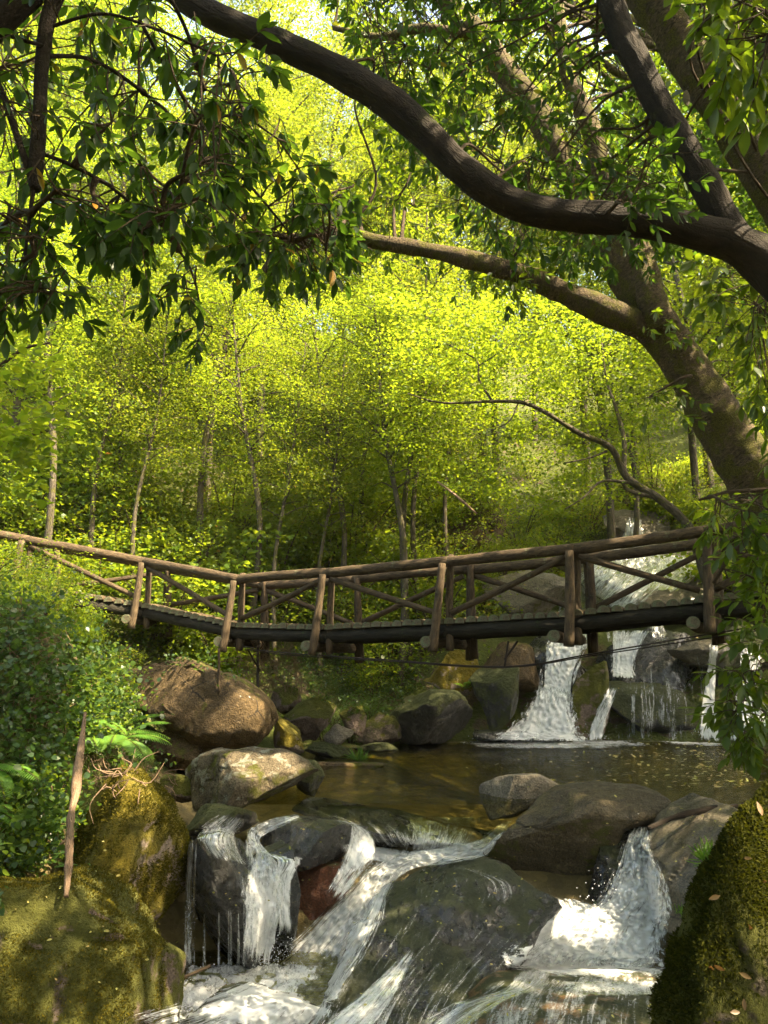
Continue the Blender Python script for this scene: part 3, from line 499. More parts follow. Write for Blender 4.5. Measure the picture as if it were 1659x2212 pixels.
strip([(880,1850,1010,1868),(830,1900,1180,1905),(790,1960,1200,1960),(750,2030,1170,2020),(700,2110,1110,2080),(650,2200,1040,2170),(620,2280,1000,2280)], [.05,.28,.12,.24,.28,.36,.4], m='trickle', seed=83, cols=34, sub=10, lift=.02, amp=.01)
strip([(1060,2120,1450,2100),(1010,2160,1450,2150),(980,2220,1450,2220),(980,2290,1450,2290)], [.5,.42,.40,.4], m='trickle', seed=96, cols=34, sub=10, lift=.03, amp=.01)
strip([(640,1740,760,1730),(700,1775,1050,1785),(760,1825,1060,1825)], [.2,.3,.5], m='trickle', seed=97, cols=30, sub=10, lift=.02, amp=.01)
strip([(1290,1470,1580,1400),(1290,1530,1600,1500),(1290,1600,1600,1600)], [.22,.28,.32], m='trickle', seed=98, cols=30, sub=10, lift=.04, amp=.01, ys=[19.4,19.1,18.8])
strip([(880,2050,900,2060),(800,2130,860,2140),(700,2212,800,2230),(640,2290,760,2300)], [.4,.6,.7,.7], seed=86, cols=14, lift=.05)
spray(1350, 1960, 8.8, 500, 55, 60); spray(1300, 2040, 8.4, 400, 80, 30); spray(560, 2060, 8.6, 350, 30, 50); spray(640, 2060, 8.5, 500, 90, 40)
spray(450, 2150, 7.8, 500, 60, 30); spray(1190, 1565, 18.5, 500, 40, 25, .02); spray(1150, 1597, 18.2, 250, 70, 6, .02); spray(800, 1870, 9.3, 200, 40, 20); spray(412, 1950, 8.7, 120, 8, 80, .008); spray(1290,1590,18.3,100,15,8,.018); spray(1530,1580,18.5,150,20,15,.018)
sb = MB(); sp_all = np.vstack([a for a, _ in SPR]); ss = np.concatenate([b for _, b in SPR])
OV = np.array([[1, 0, 0], [-1, 0, 0], [0, 1, 0], [0, -1, 0], [0, 0, 1.4], [0, 0, -1.4]], float); OF = np.array([[0, 2, 4], [2, 1, 4], [1, 3, 4], [3, 0, 4], [2, 0, 5], [1, 2, 5], [3, 1, 5], [0, 3, 5]])
sb.add((sp_all[:, None] + OV[None]*ss[:, None, None]).reshape(-1, 3), (OF[None] + (np.arange(len(ss))*6)[:, None, None]).reshape(-1, 3))
tag(sb.build('spray', M['spray']), 'white droplets of spray flying round the falls', 'spray', kind='stuff')

# sun flecks: gaps cut in the foliage to let sun through (points the light reaches in the photo, with a radius in metres)
FL = [(545,1528,.34),(500,1508,.25),(592,1572,.22),(560,1640,.40),(610,1668,.3),(250,1705,.42),(300,1715,.3),(180,1470,.6),(220,1530,.7),(190,1600,.7),(230,1570,.5),(60,1750,.5),(110,1850,.3),(300,1570,.5),(1190,2055,.30),(1330,2105,.30),(1120,1960,.14),
      (1100,1408,.5),(880,1450,.9),(760,1420,.5),(1220,1400,.35),(1390,1240,1.1),(1300,1290,.7),(60,1150,.7),(240,1200,.6),(420,1330,.5),(640,1240,.35),(850,1225,.2),(1060,1200,.35),(1130,1190,.25),(1500,1240,.5),(60,1300,.8),(30,1900,.2),(700,1530,.25),(1540,1395,.4),(1640,1560,.5),(1400,1640,.5)]
FLP = []
for u_, v_, r_f in FL:
    h_, _ = hit(u_, v_)
    if h_: FLP.append((np.array(h_), r_f))
for u_, v_, y_, r_f in [(60,1150,16.4,.5),(240,1195,16.9,.5),(640,1242,15.4,.3),(760,1232,14.7,.25),(1000,1208,13.7,.35),(1110,1195,13.3,.3),(1350,1170,12.5,.25),(715,1300,15,.3),(500,1330,16.2,.4),(940,260,5,.12),(1000,340,5,.15),(1240,320,9.2,.3),(1600,1000,9,.3)]: FLP.append((P(u_, v_, y_), r_f))
def shaded(p):
    "True where a leaf at p does not stand between the sun and a fleck"
    k = np.ones(len(p), bool)
    for c, r_f in FLP:
        v = p-c; t_ = v @ SUN; k &= (np.linalg.norm(v-t_[:, None]*SUN, axis=1) > r_f) | (t_ < .4)
    return k
# ------------------------------------------------------------------ log footbridge
ST = [(-150,1128,1215,16.0),(55,1166,1262,16.6),(312,1214,1304,17.2),(512,1252,1347,16.0),(705,1238,1351,15.0),(962,1214,1338,13.8),(1235,1187,1321,12.8),(1530,1148,1289,12.0),(1850,1106,1256,11.2)]
DK = np.array([P(u, vd, y) for u, vr, vd, y in ST]); RL = np.array([P(u, vr, y) for u, vr, vd, y in ST])
BW = 1.25
dl = nrm((DK[3]-DK[1])*np.array([1, 1, 0])); dm = nrm((DK[8]-DK[3])*np.array([1, 1, 0]))
pl = np.array([-dl[1], dl[0], 0]); pm = np.array([-dm[1], dm[0], 0]); kk_ = nrm(pl+pm)
PP = [pl, pl, pl, kk_, pm, pm, pm, pm, pm]
bridge = empty('log_footbridge', tuple(DK[3]), 'rustic footbridge of round logs with crossed railings spanning the pool', 'footbridge')
def bpart(name, mname, fn):
    mb = MB(); fn(mb); return mb.build(name, M[mname], bridge)
def logp(name, a, b, ra, rb=None, mname='log', ends=True, seed=0, seg=14, half=False):
    rb = ra if rb is None else rb; a = np.array(a); b = np.array(b)
    mb = MB(); mid_ = (a+b)/2 + RNG.normal(0, .012, 3)
    tube(mb, [a, mid_, b], [ra, (ra+rb)/2, rb], seg, 6, .07, 5, seed)
    if half: V_ = mb.V[0]; t_ = np.clip(((V_-a) @ (b-a))/((b-a) @ (b-a)), 0, 1); V_[:, 2] = np.maximum(V_[:, 2], (a+(b-a)*t_[:, None])[:, 2]-.012)
    o = mb.build(name, M[mname], bridge)
    if ends:
        o.data.materials.append(M['log_end']); n_ = len(o.data.polygons); mi = np.zeros(n_, np.int32); mi[-2*seg:] = 1
        sm = np.ones(n_, bool); sm[-2*seg:] = False
        o.data.polygons.foreach_set('material_index', mi); o.data.polygons.foreach_set('use_smooth', sm)
    return o
up = np.array([0, 0, 1.])
for side in (0, 1):
    off = [p*BW*side for p in PP]
    for k in range(len(ST)-1):                                       # handrails, lapped at the posts
        a = RL[k]+off[k]; b = RL[k+1]+off[k+1]
        if side and k < 1: continue
        d = nrm(b-a)
        logp('handrail', a-d*.06, b+d*.06+up*.012, .102-.004*(k % 2), .094, seed=k+20*side)
    for k in range(len(ST)):
        pr = PP[k]; out = -pr if side == 0 else pr; dd = dm if k > 3 else dl
        top = RL[k]+off[k]; dk = DK[k]+off[k]
        lo_ = .55 if side == 0 else .68
        if k >= 1:
            logp('post', dk+out*.03-up*lo_+dd*.09, top+up*(.14 if k in (3, 5) else .02)+out*-.10+dd*.07, .070, .062, seed=k+40)
            logp('post', dk+out*.33-up*(lo_+.02)-dd*(.12 if k < 6 else .0), top-up*.04+out*.10-dd*.02, .085, .068, seed=k+60)
    for k in range(1, len(ST)-1):                                    # diagonal braces
        rise = (k % 2 == 1) if side == 0 else (k % 2 == 0)
        if k == 2 or (k == 1): rise = not rise if k == 1 else (side == 1)
        if k == 3: rise = side == 0
        if k == 4: rise = side == 1
        if k == 5: rise = side == 0
        if k == 6: rise = side == 1
        if k == 7: rise = side == 0
        a0 = DK[k]+off[k]+up*.06; a1 = RL[k]+off[k]-up*.08; b0 = DK[k+1]+off[k+1]+up*.06; b1 = RL[k+1]+off[k+1]-up*.08
        s_, e_ = (a0, b1) if rise else (a1, b0); d = nrm(e_-s_)
        logp('brace', s_+d*.12, e_-d*.12, .060, .052, seed=k+80+side)
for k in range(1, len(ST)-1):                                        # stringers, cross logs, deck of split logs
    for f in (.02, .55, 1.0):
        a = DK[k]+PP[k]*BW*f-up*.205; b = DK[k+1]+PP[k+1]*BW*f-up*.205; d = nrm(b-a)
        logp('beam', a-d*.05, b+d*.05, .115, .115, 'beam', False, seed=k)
for k in range(2, len(ST)):
    logp('crossbeam', DK[k]-PP[k]*.42-up*.40-nrm(DK[min(k+1, 8)]-DK[k-1])*.22, DK[k]+PP[k]*(BW+.45)-up*.40-nrm(DK[min(k+1, 8)]-DK[k-1])*.22, .10, .095, 'log', True, seed=k+9)
for k in range(1, len(ST)-1):
    L = np.linalg.norm(DK[k+1]-DK[k]); n_ = max(1, int(L/.200))
    for q in range(n_):
        t_ = (q+.5)/n_; c = DK[k]*(1-t_)+DK[k+1]*t_; pr = nrm(PP[k]*(1-t_)+PP[k+1]*t_); r_k = RNG.uniform(.088, .102)
        o = logp('deck_log', c-pr*RNG.uniform(.07, .13)-up*(.065+.014*RNG.random()), c+pr*(BW+RNG.uniform(.06, .12))-up*.065, r_k, r_k*.95, seed=q+k*50, seg=16, half=True)
# steel rods, black post and cable under the deck
def wire(name, pts, r, mname='iron'):
    mb = MB(); tube(mb, pts, r, 6, 6, smoothcurve=len(pts) > 2); return mb.build(name, M[mname], bridge)
h, _ = hit(473, 1492); wire('support_pole', [P(473, 1400, h.y), P(473, 1500, h.y)], .022, 'log')
wire('support_pole', [P(557, 1395, 16.2), P(557, 1512, 16.2)], .03)
wire('strut', [P(548, 1400, 16.0), P(520, 1395, 16.0)], .02); wire('strut', [P(535, 1402, 15.9), P(562, 1450, 16.2)], .02)
wire('strut', [P(1098, 1385, 13.4), P(1090, 1440, 13.4)], .02); wire('strut', [P(1118, 1385, 13.4), P(1090, 1425, 13.4)], .02)
wire('cable', [P(530,1402,15.9), P(640,1412,15.2), P(830,1425,14.2), P(1089,1440,13.4), P(1280,1412,12.7), P(1440,1385,12.2), P(1640,1352,11.7)], .012)
wire('cable', [P(530,1405,16.2), P(640,1416,15.5), P(830,1428,14.5), P(1089,1442,13.7), P(1280,1416,13.0), P(1440,1392,12.5), P(1640,1362,12.0)], .010)

# ------------------------------------------------------------------ laurel foliage in sprays
def limb(mb, pts, sc=1., seg=14, n=8, amp=.10, fq=3., seed=0):
    "pts: (U, V, y, radius in photo units)"
    p = np.array([P(u, v, y) for u, v, y, r in pts]); r = np.array([r/F*y for u, v, y, r in pts])*sc
    C, rr = tube(mb, p, r, seg, n, amp, fq, seed); return C
def inpoly(pts, poly):
    x, y = pts[:, 0], pts[:, 1]; c = np.zeros(len(pts), bool); n = len(poly)
    for i in range(n):
        x0, y0 = poly[i]; x1, y1 = poly[i-1]
        c ^= ((y0 > y) != (y1 > y)) & (x < (x1-x0)*(y-y0)/(y1-y0+1e-9)+x0)
    return c
def sample(poly, n, y0, y1):
    poly = np.array(poly, float); lo_, hi_ = poly.min(0), poly.max(0); out = np.zeros((0, 2))
    while len(out) < n:
        q = RNG.uniform(lo_, hi_, (n*2, 2)); out = np.vstack([out, q[inpoly(q, poly)]])
    out = out[:n]; return P(out[:, 0], out[:, 1], RNG.uniform(y0, y1, n))
def sprays(lb, tb, skel, pos, leaf=.095, nleaf=9, length=.26, branches=12, T=TL, droop=.35, twig_r=.0035, maxstem=1.3, br_r=.012):
    skel = np.asarray(skel); pos = np.asarray(pos); pos = pos[shaded(pos)]
    cen = pos[RNG.choice(len(pos), min(branches, len(pos)), replace=False)]
    bp = []
    for c in cen:                                             # side branches from limb to each clump
        k = np.argmin(((skel-c)**2).sum(1)); a = skel[k]; L = np.linalg.norm(c-a)
        if L < .05: continue
        m1 = a*.65+c*.35+RNG.normal(0, .08*L, 3)+up*.10*L; m2 = a*.3+c*.7+RNG.normal(0, .07*L, 3)+up*.06*L
        C, _ = tube(tb, [a, m1, m2, c], [br_r*1.6, br_r, br_r*.7, br_r*.35], 6, 6); bp.append(C)
    bp = np.vstack(bp+[skel]); LP, LA, LN, LS = [], [], [], []
    for p in pos:
        k = np.argmin(((bp-p)**2).sum(1)); a = bp[k]; st = p-a; L = np.linalg.norm(st)
        d = nrm((st/(L+1e-6)*.6 + rdir(1)[0]*np.array([1, 1, .5])*.8 - up*droop)[None])[0]
        tip = p + d*length*RNG.uniform(.7, 1.2)
        if .03 < L < maxstem: tube(tb, [a, (a+p)/2+RNG.normal(0, .05*L, 3)+up*.04*L, p, tip], [twig_r*1.6, twig_r*1.3, twig_r, twig_r*.6], 4, 3, cap=False)
        else: tube(tb, [p-d*length*.5, p, tip], twig_r*.8, 4, 2, cap=False)
        n_ = max(3, int(nleaf*RNG.uniform(.6, 1.3))); t = np.sort(RNG.uniform(.05, 1, n_))**.75
        base = p + (tip-p)*t[:, None]; s1 = nrm(np.cross(d, up)[None]+1e-6)[0]; s2 = np.cross(s1, d)
        an = np.arange(n_)*2.4+RNG.uniform(0, 6); rad = s1*np.cos(an)[:, None]+s2*np.sin(an)[:, None]
        ax = d*(.35+.8*t[:, None]**2)+rad*.9-up*droop*RNG.uniform(.5, 1.6, (n_, 1))+RNG.normal(0, .12, (n_, 3))
        LP.append(base); LA.append(ax); LN.append(up*1.0+rad*.5+RNG.normal(0, .35, (n_, 3))); LS.append(leaf*RNG.uniform(.6, 1.15, n_))
    leaves(lb, np.vstack(LP), np.vstack(LA), np.vstack(LN), np.concatenate(LS), T, RNG.uniform(.85, 1.15, sum(map(len, LS))))

# T1: laurel with the long dark bough across the top
t1 = empty('laurel_tree', (3.8, 4.2, gz(3.8, 4.2)), 'dark smooth laurel whose long bough sweeps across the top of the picture', 'tree')
mb = MB()
sk = [limb(mb, sc=.94, pts=[(2050,980,4.6,90),(1900,760,4.8,82),(1760,650,4.9,70),(1660,575,5.0,58),(1590,530,5.0,48),(1500,498,5.0,43),(1350,474,5.0,40),(1200,462,5.0,39),(1100,435,5.0,39),(1000,370,5.0,40),(920,290,5.0,41),(830,212,5.0,42),(700,140,5.0,38),(560,76,5.0,36),(430,18,5.0,34),(320,-60,5.0,32),(180,-160,5.0,26)], seed=1, seg=24, n=10, amp=.08, fq=4),
      limb(mb, [(1650,560,5.0,34),(1590,515,5.0,37),(1540,430,5.05,36),(1490,340,5.1,34),(1440,260,5.15,33),(1385,150,5.2,32),(1340,60,5.25,31),(1300,-60,5.3,29),(1270,-200,5.3,26)], seed=2, seg=20, n=10, amp=.08, fq=4)]
b3 = P(2050, 980, 4.6); C_, _ = tube(mb, [(4.6, 4.0, gz(4.6, 4)-.3), (4.4, 4.1, 1.2), (3.9, 4.4, 2.2), b3], [.42, .34, .28, .25], 20, 10, .12, 3)
mb.build('trunk', M['bark_dark'], t1)
lb, tb = MB(), MB(); skel = np.vstack(sk)
pos = np.vstack([sample([(720,-60),(1330,-60),(1420,250),(1520,470),(1420,560),(1100,560),(1000,430),(880,300)], 520, 5.4, 7.5), sample([(1400,300),(1500,400),(1470,470),(1330,470)], 14, 4.2, 4.8)])
sprays(lb, tb, skel, pos, leaf=.115, nleaf=10, length=.27, branches=34)
lb.build('foliage', M['laurel'], t1); tb.build('twigs', M['bark_thin'], t1)

# T2: laurel limbs at the left edge, leaves hanging near the viewer
t2 = empty('laurel_tree', (-3.0, 2.6, gz(-3.0, 2.6)), 'near laurel at the upper left with dark drooping leaves and a narrow curved hanging limb', 'tree')
mb = MB()
sk = [limb(mb, [(230,-160,3.0,20),(150,-60,3.0,20),(118,0,3.0,19),(100,60,3.0,18),(90,150,3.0,17),(86,250,3.0,17),(80,340,3.0,17),(74,410,3.0,15)], seed=3, n=8),
      limb(mb, [(-80,60,3.0,10),(-10,170,3.0,9),(25,260,3.0,9),(52,340,3.0,9),(72,400,3.0,9)], seed=4), limb(mb, [(-60,90,2.9,6),(0,75,2.9,6),(60,90,2.9,5),(98,100,3.0,5)], seed=5, seg=8)]
tube(mb, [(-3.0, 2.6, gz(-3, 2.6)-.3), (-2.9, 2.7, 2.), (-2.4, 2.9, 3.6), P(230, -160, 3.0)], [.20, .15, .10, .04], 14, 8, .1)
sub_ = [[(85,330,3.0,5),(160,360,3.1,5),(260,420,3.3,4),(400,560,3.4,3),(440,700,3.4,2)], [(95,120,3.0,6),(200,130,3.2,5),(310,200,3.4,5),(420,300,3.6,4),(520,380,3.8,4),(640,520,3.9,2)], [(300,40,3.1,5),(360,150,3.3,4),(430,250,3.5,4),(520,250,3.7,3),(600,300,3.8,2)],
        [(74,400,3.0,6),(60,500,3.0,4),(50,600,3.0,3)], [(100,60,3.0,5),(220,30,3.0,4),(330,60,3.1,4),(470,120,3.2,3)], [(230,-160,3.0,8),(330,-60,3.0,6),(400,60,3.2,5),(440,190,3.4,4)]]
sk += [limb(mb, s_, seg=7, amp=.05) for s_ in sub_]
mb.build('trunk', M['bark_dark'], t2); skel = np.vstack(sk); lb, tb = MB(), MB()
pos = np.vstack([sample([(-80,60),(150,-40),(430,20),(560,110),(520,330),(430,480),(250,480),(60,460),(-80,520)], 165, 2.7, 4.2),
  sample([(430,60),(560,130),(640,330),(720,430),(700,560),(520,520),(420,420)], 75, 3.2, 4.2), sample([(-60,430),(90,430),(150,560),(120,660),(-60,640)], 46, 2.7, 3.3),
  sample([(150,420),(420,430),(330,520),(180,500)], 50, 2.9, 3.7), sample([(350,520),(430,560),(400,680),(350,620)], 7, 3.2, 3.4), sample([(420,690),(470,700),(460,740)], 3, 3.3, 3.4), sample([(480,500),(740,480),(740,560),(500,570)], 40, 3.5, 4.1)])
sprays(lb, tb, skel, pos, leaf=.098, nleaf=9, length=.22, branches=20, droop=.6)
lb.build('foliage', M['laurel'], t2); tb.build('twigs', M['bark_thin'], t2)

# T3: great mossy tree on the right bank
t3 = empty('mossy_tree', (8.0, 10.2, gz(8, 10.2)), 'massive mossy tree leaning in from the right bank, forking into three limbs', 'tree')
mb = MB(); bb = P(1900, 1440, 9.0)
sk = [limb(mb, [(1950,1560,9.0,110),(1800,1310,9.0,88),(1705,1140,9.0,74),(1628,1017,9.0,64),(1560,917,9.0,56),(1508,828,9.0,52),(1465,768,9.0,50),(1430,717,9.0,48),(1400,672,9.0,46),(1370,620,9.0,42),(1330,560,9.05,40),(1280,480,9.1,36),(1235,390,9.2,33),(1180,280,9.3,32),(1110,180,9.4,30),(1045,90,9.5,29),(960,0,9.6,26),(900,-90,9.7,24)], seed=7, seg=32, n=12, amp=.14, fq=2.5),
      limb(mb, [(1440,745,9.0,42),(1395,712,8.95,36),(1330,680,8.9,33),(1250,645,8.9,28),(1150,602,8.9,25),(1050,570,8.9,22),(950,545,8.9,20),(830,525,8.9,18),(720,505,8.9,17),(650,522,8.9,16),(600,545,8.9,11),(560,600,8.9,6)], seed=8, seg=20, n=10, amp=.16, fq=3),
      limb(mb, [(1430,710,8.85,42),(1408,650,8.8,34),(1385,560,8.85,32),(1345,460,8.9,28),(1300,360,9,25),(1270,260,9.1,22),(1225,150,9.2,20),(1200,0,9.3,18)], seed=9, seg=18, n=10, amp=.14, fq=3),
      limb(mb, [(1035,80,9.5,16),(970,70,9.5,14),(900,62,9.6,12),(820,80,9.7,9),(720,60,9.8,6)], seed=10, seg=10)]
mb.build('trunk', M['bark_moss'], t3); skel = np.vstack(sk); lb, tb = MB(), MB()
pos = np.vstack([sample([(720,-60),(1450,-60),(1500,300),(1440,560),(1250,600),(1000,600),(760,540),(700,400),(860,330)], 1100, 9.3, 11.5), sample([(720,-60),(1300,-60),(1330,400),(1150,520),(860,500),(700,400)], 110, 8.0, 9.),
  sample([(500,470),(900,480),(1150,560),(1100,620),(800,570),(560,600)], 110, 8.2, 9.5), sample([(1400,640),(1480,700),(1460,760),(1380,720)], 8, 8.3, 8.7), sample([(1380,820),(1490,840),(1460,900),(1390,880)], 7, 8.3, 8.7)])
sprays(lb, tb, skel, pos, leaf=.135, nleaf=12, length=.38, branches=70, br_r=.018)
lb.build('foliage', M['laurel_light'], t3); tb.build('twigs', M['bark_thin'], t3)

# T4: trunk behind the bough, top right
t4 = empty('leaning_tree', (6.8, 6.6, gz(6.8, 6.6)), 'thick leaning trunk with a pale bark scar crossing the top right corner', 'tree')
mb = MB(); sk = [limb(mb, [(1980,1000,6.6,75),(1830,700,6.6,68),(1730,500,6.6,62),(1660,380,6.6,56),(1590,270,6.6,53),(1530,180,6.6,51),(1460,80,6.6,48),(1390,-20,6.6,46),(1300,-150,6.6,42)], seed=11, seg=24, n=10, amp=.09)]
tube(mb, [(6.6, 6.6, gz(6.6, 6.6)-.3), (6.0, 6.6, 1.8), P(1980, 1000, 6.6)], [.5, .38, .3], 20, 8, .1)
mb.build('trunk', M['bark_moss'], t4); lb, tb = MB(), MB()
pos = np.vstack([sample([(1480,-60),(1720,-60),(1720,230),(1560,140)], 110, 3.0, 4.4), sample([(1560,250),(1720,150),(1720,560),(1640,420)], 140, 6.9, 8.5), sample([(1490,560),(1700,600),(1700,960),(1640,900),(1630,760),(1520,640)], 60, 5.2, 6.5)])
sprays(lb, tb, np.vstack(sk), pos, leaf=.14, nleaf=9, length=.24, branches=22, droop=.5, maxstem=.8)
lb.build('foliage', M['laurel_light'], t4); tb.build('twigs', M['bark_thin'], t4)
scar = MB(); scar.add(P(1483, 212, 6.6-.205)+np.array([[0, 0, 0]])+ICO5[:, :]*np.array([.035, .01, .085]), ICO5F, tc=ICO5); scar.build('bark_scar', M['log_end'], t4)

# leaf canopy added mostly out of view to shade the stream, with fleck gaps
def shade_roof(parent, x0, x1, y0, y1, z0, z1, n, matn, trunk_top, size=.17):
    c = np.c_[RNG.uniform(x0, x1, n), RNG.uniform(y0, y1, n), RNG.uniform(z0, z1, n)]; k = fbm(c*[.35, .35, .1], 4, 3) > -.75; c = c[k]
    u, v = proj(c); f = c[:, 1] > .3; vis = f & (u > -100) & (u < 1660) & (v > -120); c = c[~(vis & ((u < 760) | (v > 520)))]
    lb = MB(); clump_leaves(lb, c, RNG.uniform(.5, 1.0, len(c)), 60, size, TQ, 1.3, .5, gaps=True); lb.build('crown', M[matn], parent)  # mostly unseen canopy, put in to keep the foreground in shade
    tb = MB()
    a = np.array(trunk_top, float); got = 0
    for c_ in c[RNG.choice(len(c), 90, replace=False)]:
        if got >= 10: break
        if not shaded(catmull([a, a*.6+c_*.4+[0, 0, .6], c_], 20)[6:]).all(): continue
        got += 1
        tube(tb, [a, a*.6+c_*.4+[0, 0, .6], c_], [.10, .06, .02], 7, 6)
    if tb.n: tb.build('limb', M['bark_moss'], parent)  # limbs added to carry the shading canopy
shade_roof(t4, 2.5, 19, -6, 7.5, 8.5, 12.5, 1500, 'laurel', P(1300, -150, 6.6)*.9+np.array([.7, 0, 1.2]))
shade_roof(t4, -2.5, 3, 2.8, 8, 9.5, 12.5, 230, 'laurel', P(1300, -150, 6.6)*.9+np.array([.7, 0, 1.2]))
shade_roof(t2, -14, 2.5, -8, 2.6, 5.5, 9, 700, 'laurel', P(230, -160, 3.0))
shade_roof(t3, 4.5, 20, 7.0, 15.5, 8.5, 13, 1100, 'laurel', P(900, -90, 9.7))
# T5: leafy laurel branch hanging over the right end of the bridge
t5 = empty('laurel_shrub', (4.9, 5.8, gz(4.9, 5.8)), 'leafy green laurel hanging over the right end of the footbridge', 'shrub')
mb = MB(); sk = [limb(mb, [(1980,1250,5.6,16),(1850,1180,5.6,12),(1720,1150,5.6,9),(1600,1180,5.6,6),(1540,1260,5.6,3)], seed=12, seg=8), limb(mb, [(1980,1300,5.6,14),(1800,1300,5.6,9),(1690,1400,5.5,7),(1620,1480,5.5,5),(1580,1560,5.5,3)], seed=13, seg=8), limb(mb, [(1980,1250,5.6,16),(1750,1080,5.6,8),(1600,1060,5.6,5),(1510,1080,5.6,3)], seed=14, seg=8)]
tube(mb, [(4.9, 5.8, gz(4.9, 5.8)-.2), (4.6, 5.7, 1.2), P(1980, 1275, 5.6)], [.09, .07, .055], 10, 8, .1)
mb.build('stem', M['bark_thin'], t5); lb, tb = MB(), MB()
pos = np.vstack([sample([(1520,1090),(1600,1050),(1720,1100),(1720,1330),(1640,1300),(1590,1200)], 70, 5.2, 6.2), sample([(1600,1290),(1720,1300),(1720,1560),(1640,1560),(1600,1590),(1560,1500),(1600,1400)], 60, 5.2, 5.8), sample([(1570,1500),(1650,1500),(1630,1600),(1580,1590)], 16, 5.3, 5.6)])
sprays(lb, tb, np.vstack(sk), pos, leaf=.125, nleaf=9, length=.22, branches=10, droop=.45)
lb.build('foliage', M['laurel_light'], t5); tb.build('twigs', M['bark_thin'], t5)

# T6: slender alder leaning left behind the bridge
def base_at(U, V):
    h, _ = hit(U, V); return h
t6 = empty('alder_tree', tuple(P(1500, 1170, 17.5)), 'slender pale barked alder leaning left behind the footbridge beside the upper cascade', 'tree')
mb = MB()
sk = [limb(mb, sc=.75, pts=[(1530,1260,17.5,17),(1500,1170,17.5,14),(1478,1125,17.5,13),(1420,1075,17.5,12),(1355,1032,17.5,11),(1319,967,17.3,9),(1254,937,17,8),(1180,892,16.8,7),(1130,870,16.6,6),(1070,867,16.4,5),(955,870,16.2,3),(880,850,16,2)], seed=15, seg=10),
      limb(mb, sc=.75, pts=[(1355,1032,17.5,8),(1348,1010,17.6,7),(1348,950,17.8,7),(1330,880,18,5),(1310,820,18.2,3),(1300,740,18.4,2)], seed=16, seg=8), limb(mb, sc=.75, pts=[(1062,865,16.4,4),(1035,820,16.4,3),(1030,780,16.5,3),(980,750,16.5,2),(930,730,16.6,1.5)], seed=17, seg=6),
      limb(mb, sc=.75, pts=[(1310,975,17.3,4),(1270,990,17,3),(1220,1000,16.8,2)], seed=18, seg=6), limb(mb, sc=.75, pts=[(1360,1042,17.5,5),(1300,1040,17.2,4),(1260,1075,17,3),(1220,1100,16.8,2)], seed=19, seg=6), limb(mb, sc=.75, pts=[(1420,1075,17.5,8),(1360,1060,17.5,6),(1340,1035,17.5,4)], seed=20, seg=8),
      limb(mb, sc=.75, pts=[(1120,870,16.6,3),(1100,910,16.5,2),(1060,930,16.5,1.5)], seg=6), limb(mb, sc=.75, pts=[(1035,790,16.4,2),(1080,760,16.4,1.6),(1120,730,16.5,1)], seg=6)]
mb.build('trunk', M['bark_grey'], t6); lb, tb = MB(), MB()
pos = np.vstack([sample([(850,620),(1200,640),(1420,760),(1440,960),(1330,1090),(1150,1110),(950,1060),(830,900)], 900, 17.6, 20), sample([(850,620),(1200,640),(1420,760),(1300,860),(1000,830),(830,800)], 150, 15.5, 17)])
clump_leaves(lb, pos, .45, 26, .075, TB, 1.4, .35); lb.build('foliage', M['bg2'], t6)

# T7: broad leaved branch at the left edge
t7 = empty('maple_sapling', (-7.2, 9.0, gz(-7.2, 9.0)), 'sunlit broad leaved sapling at the left edge above the railing', 'sapling')
mb = MB(); sk = [limb(mb, [(-400,1300,8.2,10),(-200,1000,8.2,8),(-60,850,8.2,6),(40,760,8.2,4),(110,740,8.2,2)], seg=7), limb(mb, [(-200,1000,8.2,6),(0,960,8.2,4),(100,930,8.2,2)], seg=6)]
mb.build('stem', M['bark_thin'], t7); lb, tb = MB(), MB()
pos = sample([(-60,640),(60,680),(140,760),(150,960),(90,1090),(-60,1100)], 110, 7.6, 8.8)
clump_leaves(lb, pos, .26, 9, .10, TB, 2.2, .4); lb.build('foliage', M['bg2'], t7)

# ------------------------------------------------------------------ background trees (copies of four)
def proto_tree(h, cr, c0, ncl, per, size, matn, seed, T=TQ, lean=.1, tr=.14, barkn='bark_grey'):
    rs = np.random.default_rng(seed); root = empty('broadleaf_tree', (0, 0, 0)); mb = MB()
    top = np.array([lean*h*.6, rs.normal(0, .4), h]); pts = [np.array([0, 0, -.6]), np.array([rs.normal(0, .12), rs.normal(0, .12), h*.3]), np.array([lean*h*.3, rs.normal(0, .3), h*.62]), top]
    C, rr = tube(mb, pts, [tr, tr*.75, tr*.5, tr*.15], 10, 8, .12, 2, seed); cl = []
    nl = 26
    for k in range(nl):
        t_ = c0/h + (1-c0/h)*(k+.5)/nl; b = C[int(t_*(len(C)-1))]; a = k*2.4+rs.uniform(-.4, .4)
        prof = math.sin(math.pi*min(1, .18+.78*(k+.5)/nl))**.6; L = cr*prof*rs.uniform(.65, 1.2)
        e = b + np.array([math.cos(a)*L, math.sin(a)*L, L*rs.uniform(.05, .6)])
        m_ = (b+e)/2 + np.array([0, 0, .1*L]); tube(mb, [b, m_, e], [tr*.28, tr*.16, tr*.04], 5, 4)
        for q in range(ncl//nl):
            s_ = rs.uniform(.25, 1.08); cl.append(b+(e-b)*s_ + rs.normal(0, .28*cr*.45, 3)*np.array([1, 1, .7]))
    mb.build('trunk', M[barkn]).parent = root
    lb = MB(); cl = np.array(cl); clump_leaves(lb, cl, rs.uniform(.45, .9, len(cl)), per, size, T, 1.4, .45)
    lb.build('crown', M[matn]).parent = root; return root
def copy_tree(o):
    c = o.copy(); COL.objects.link(c)
    for ch in list(o.children): d = ch.copy(); COL.objects.link(d); d.parent = c
    return c
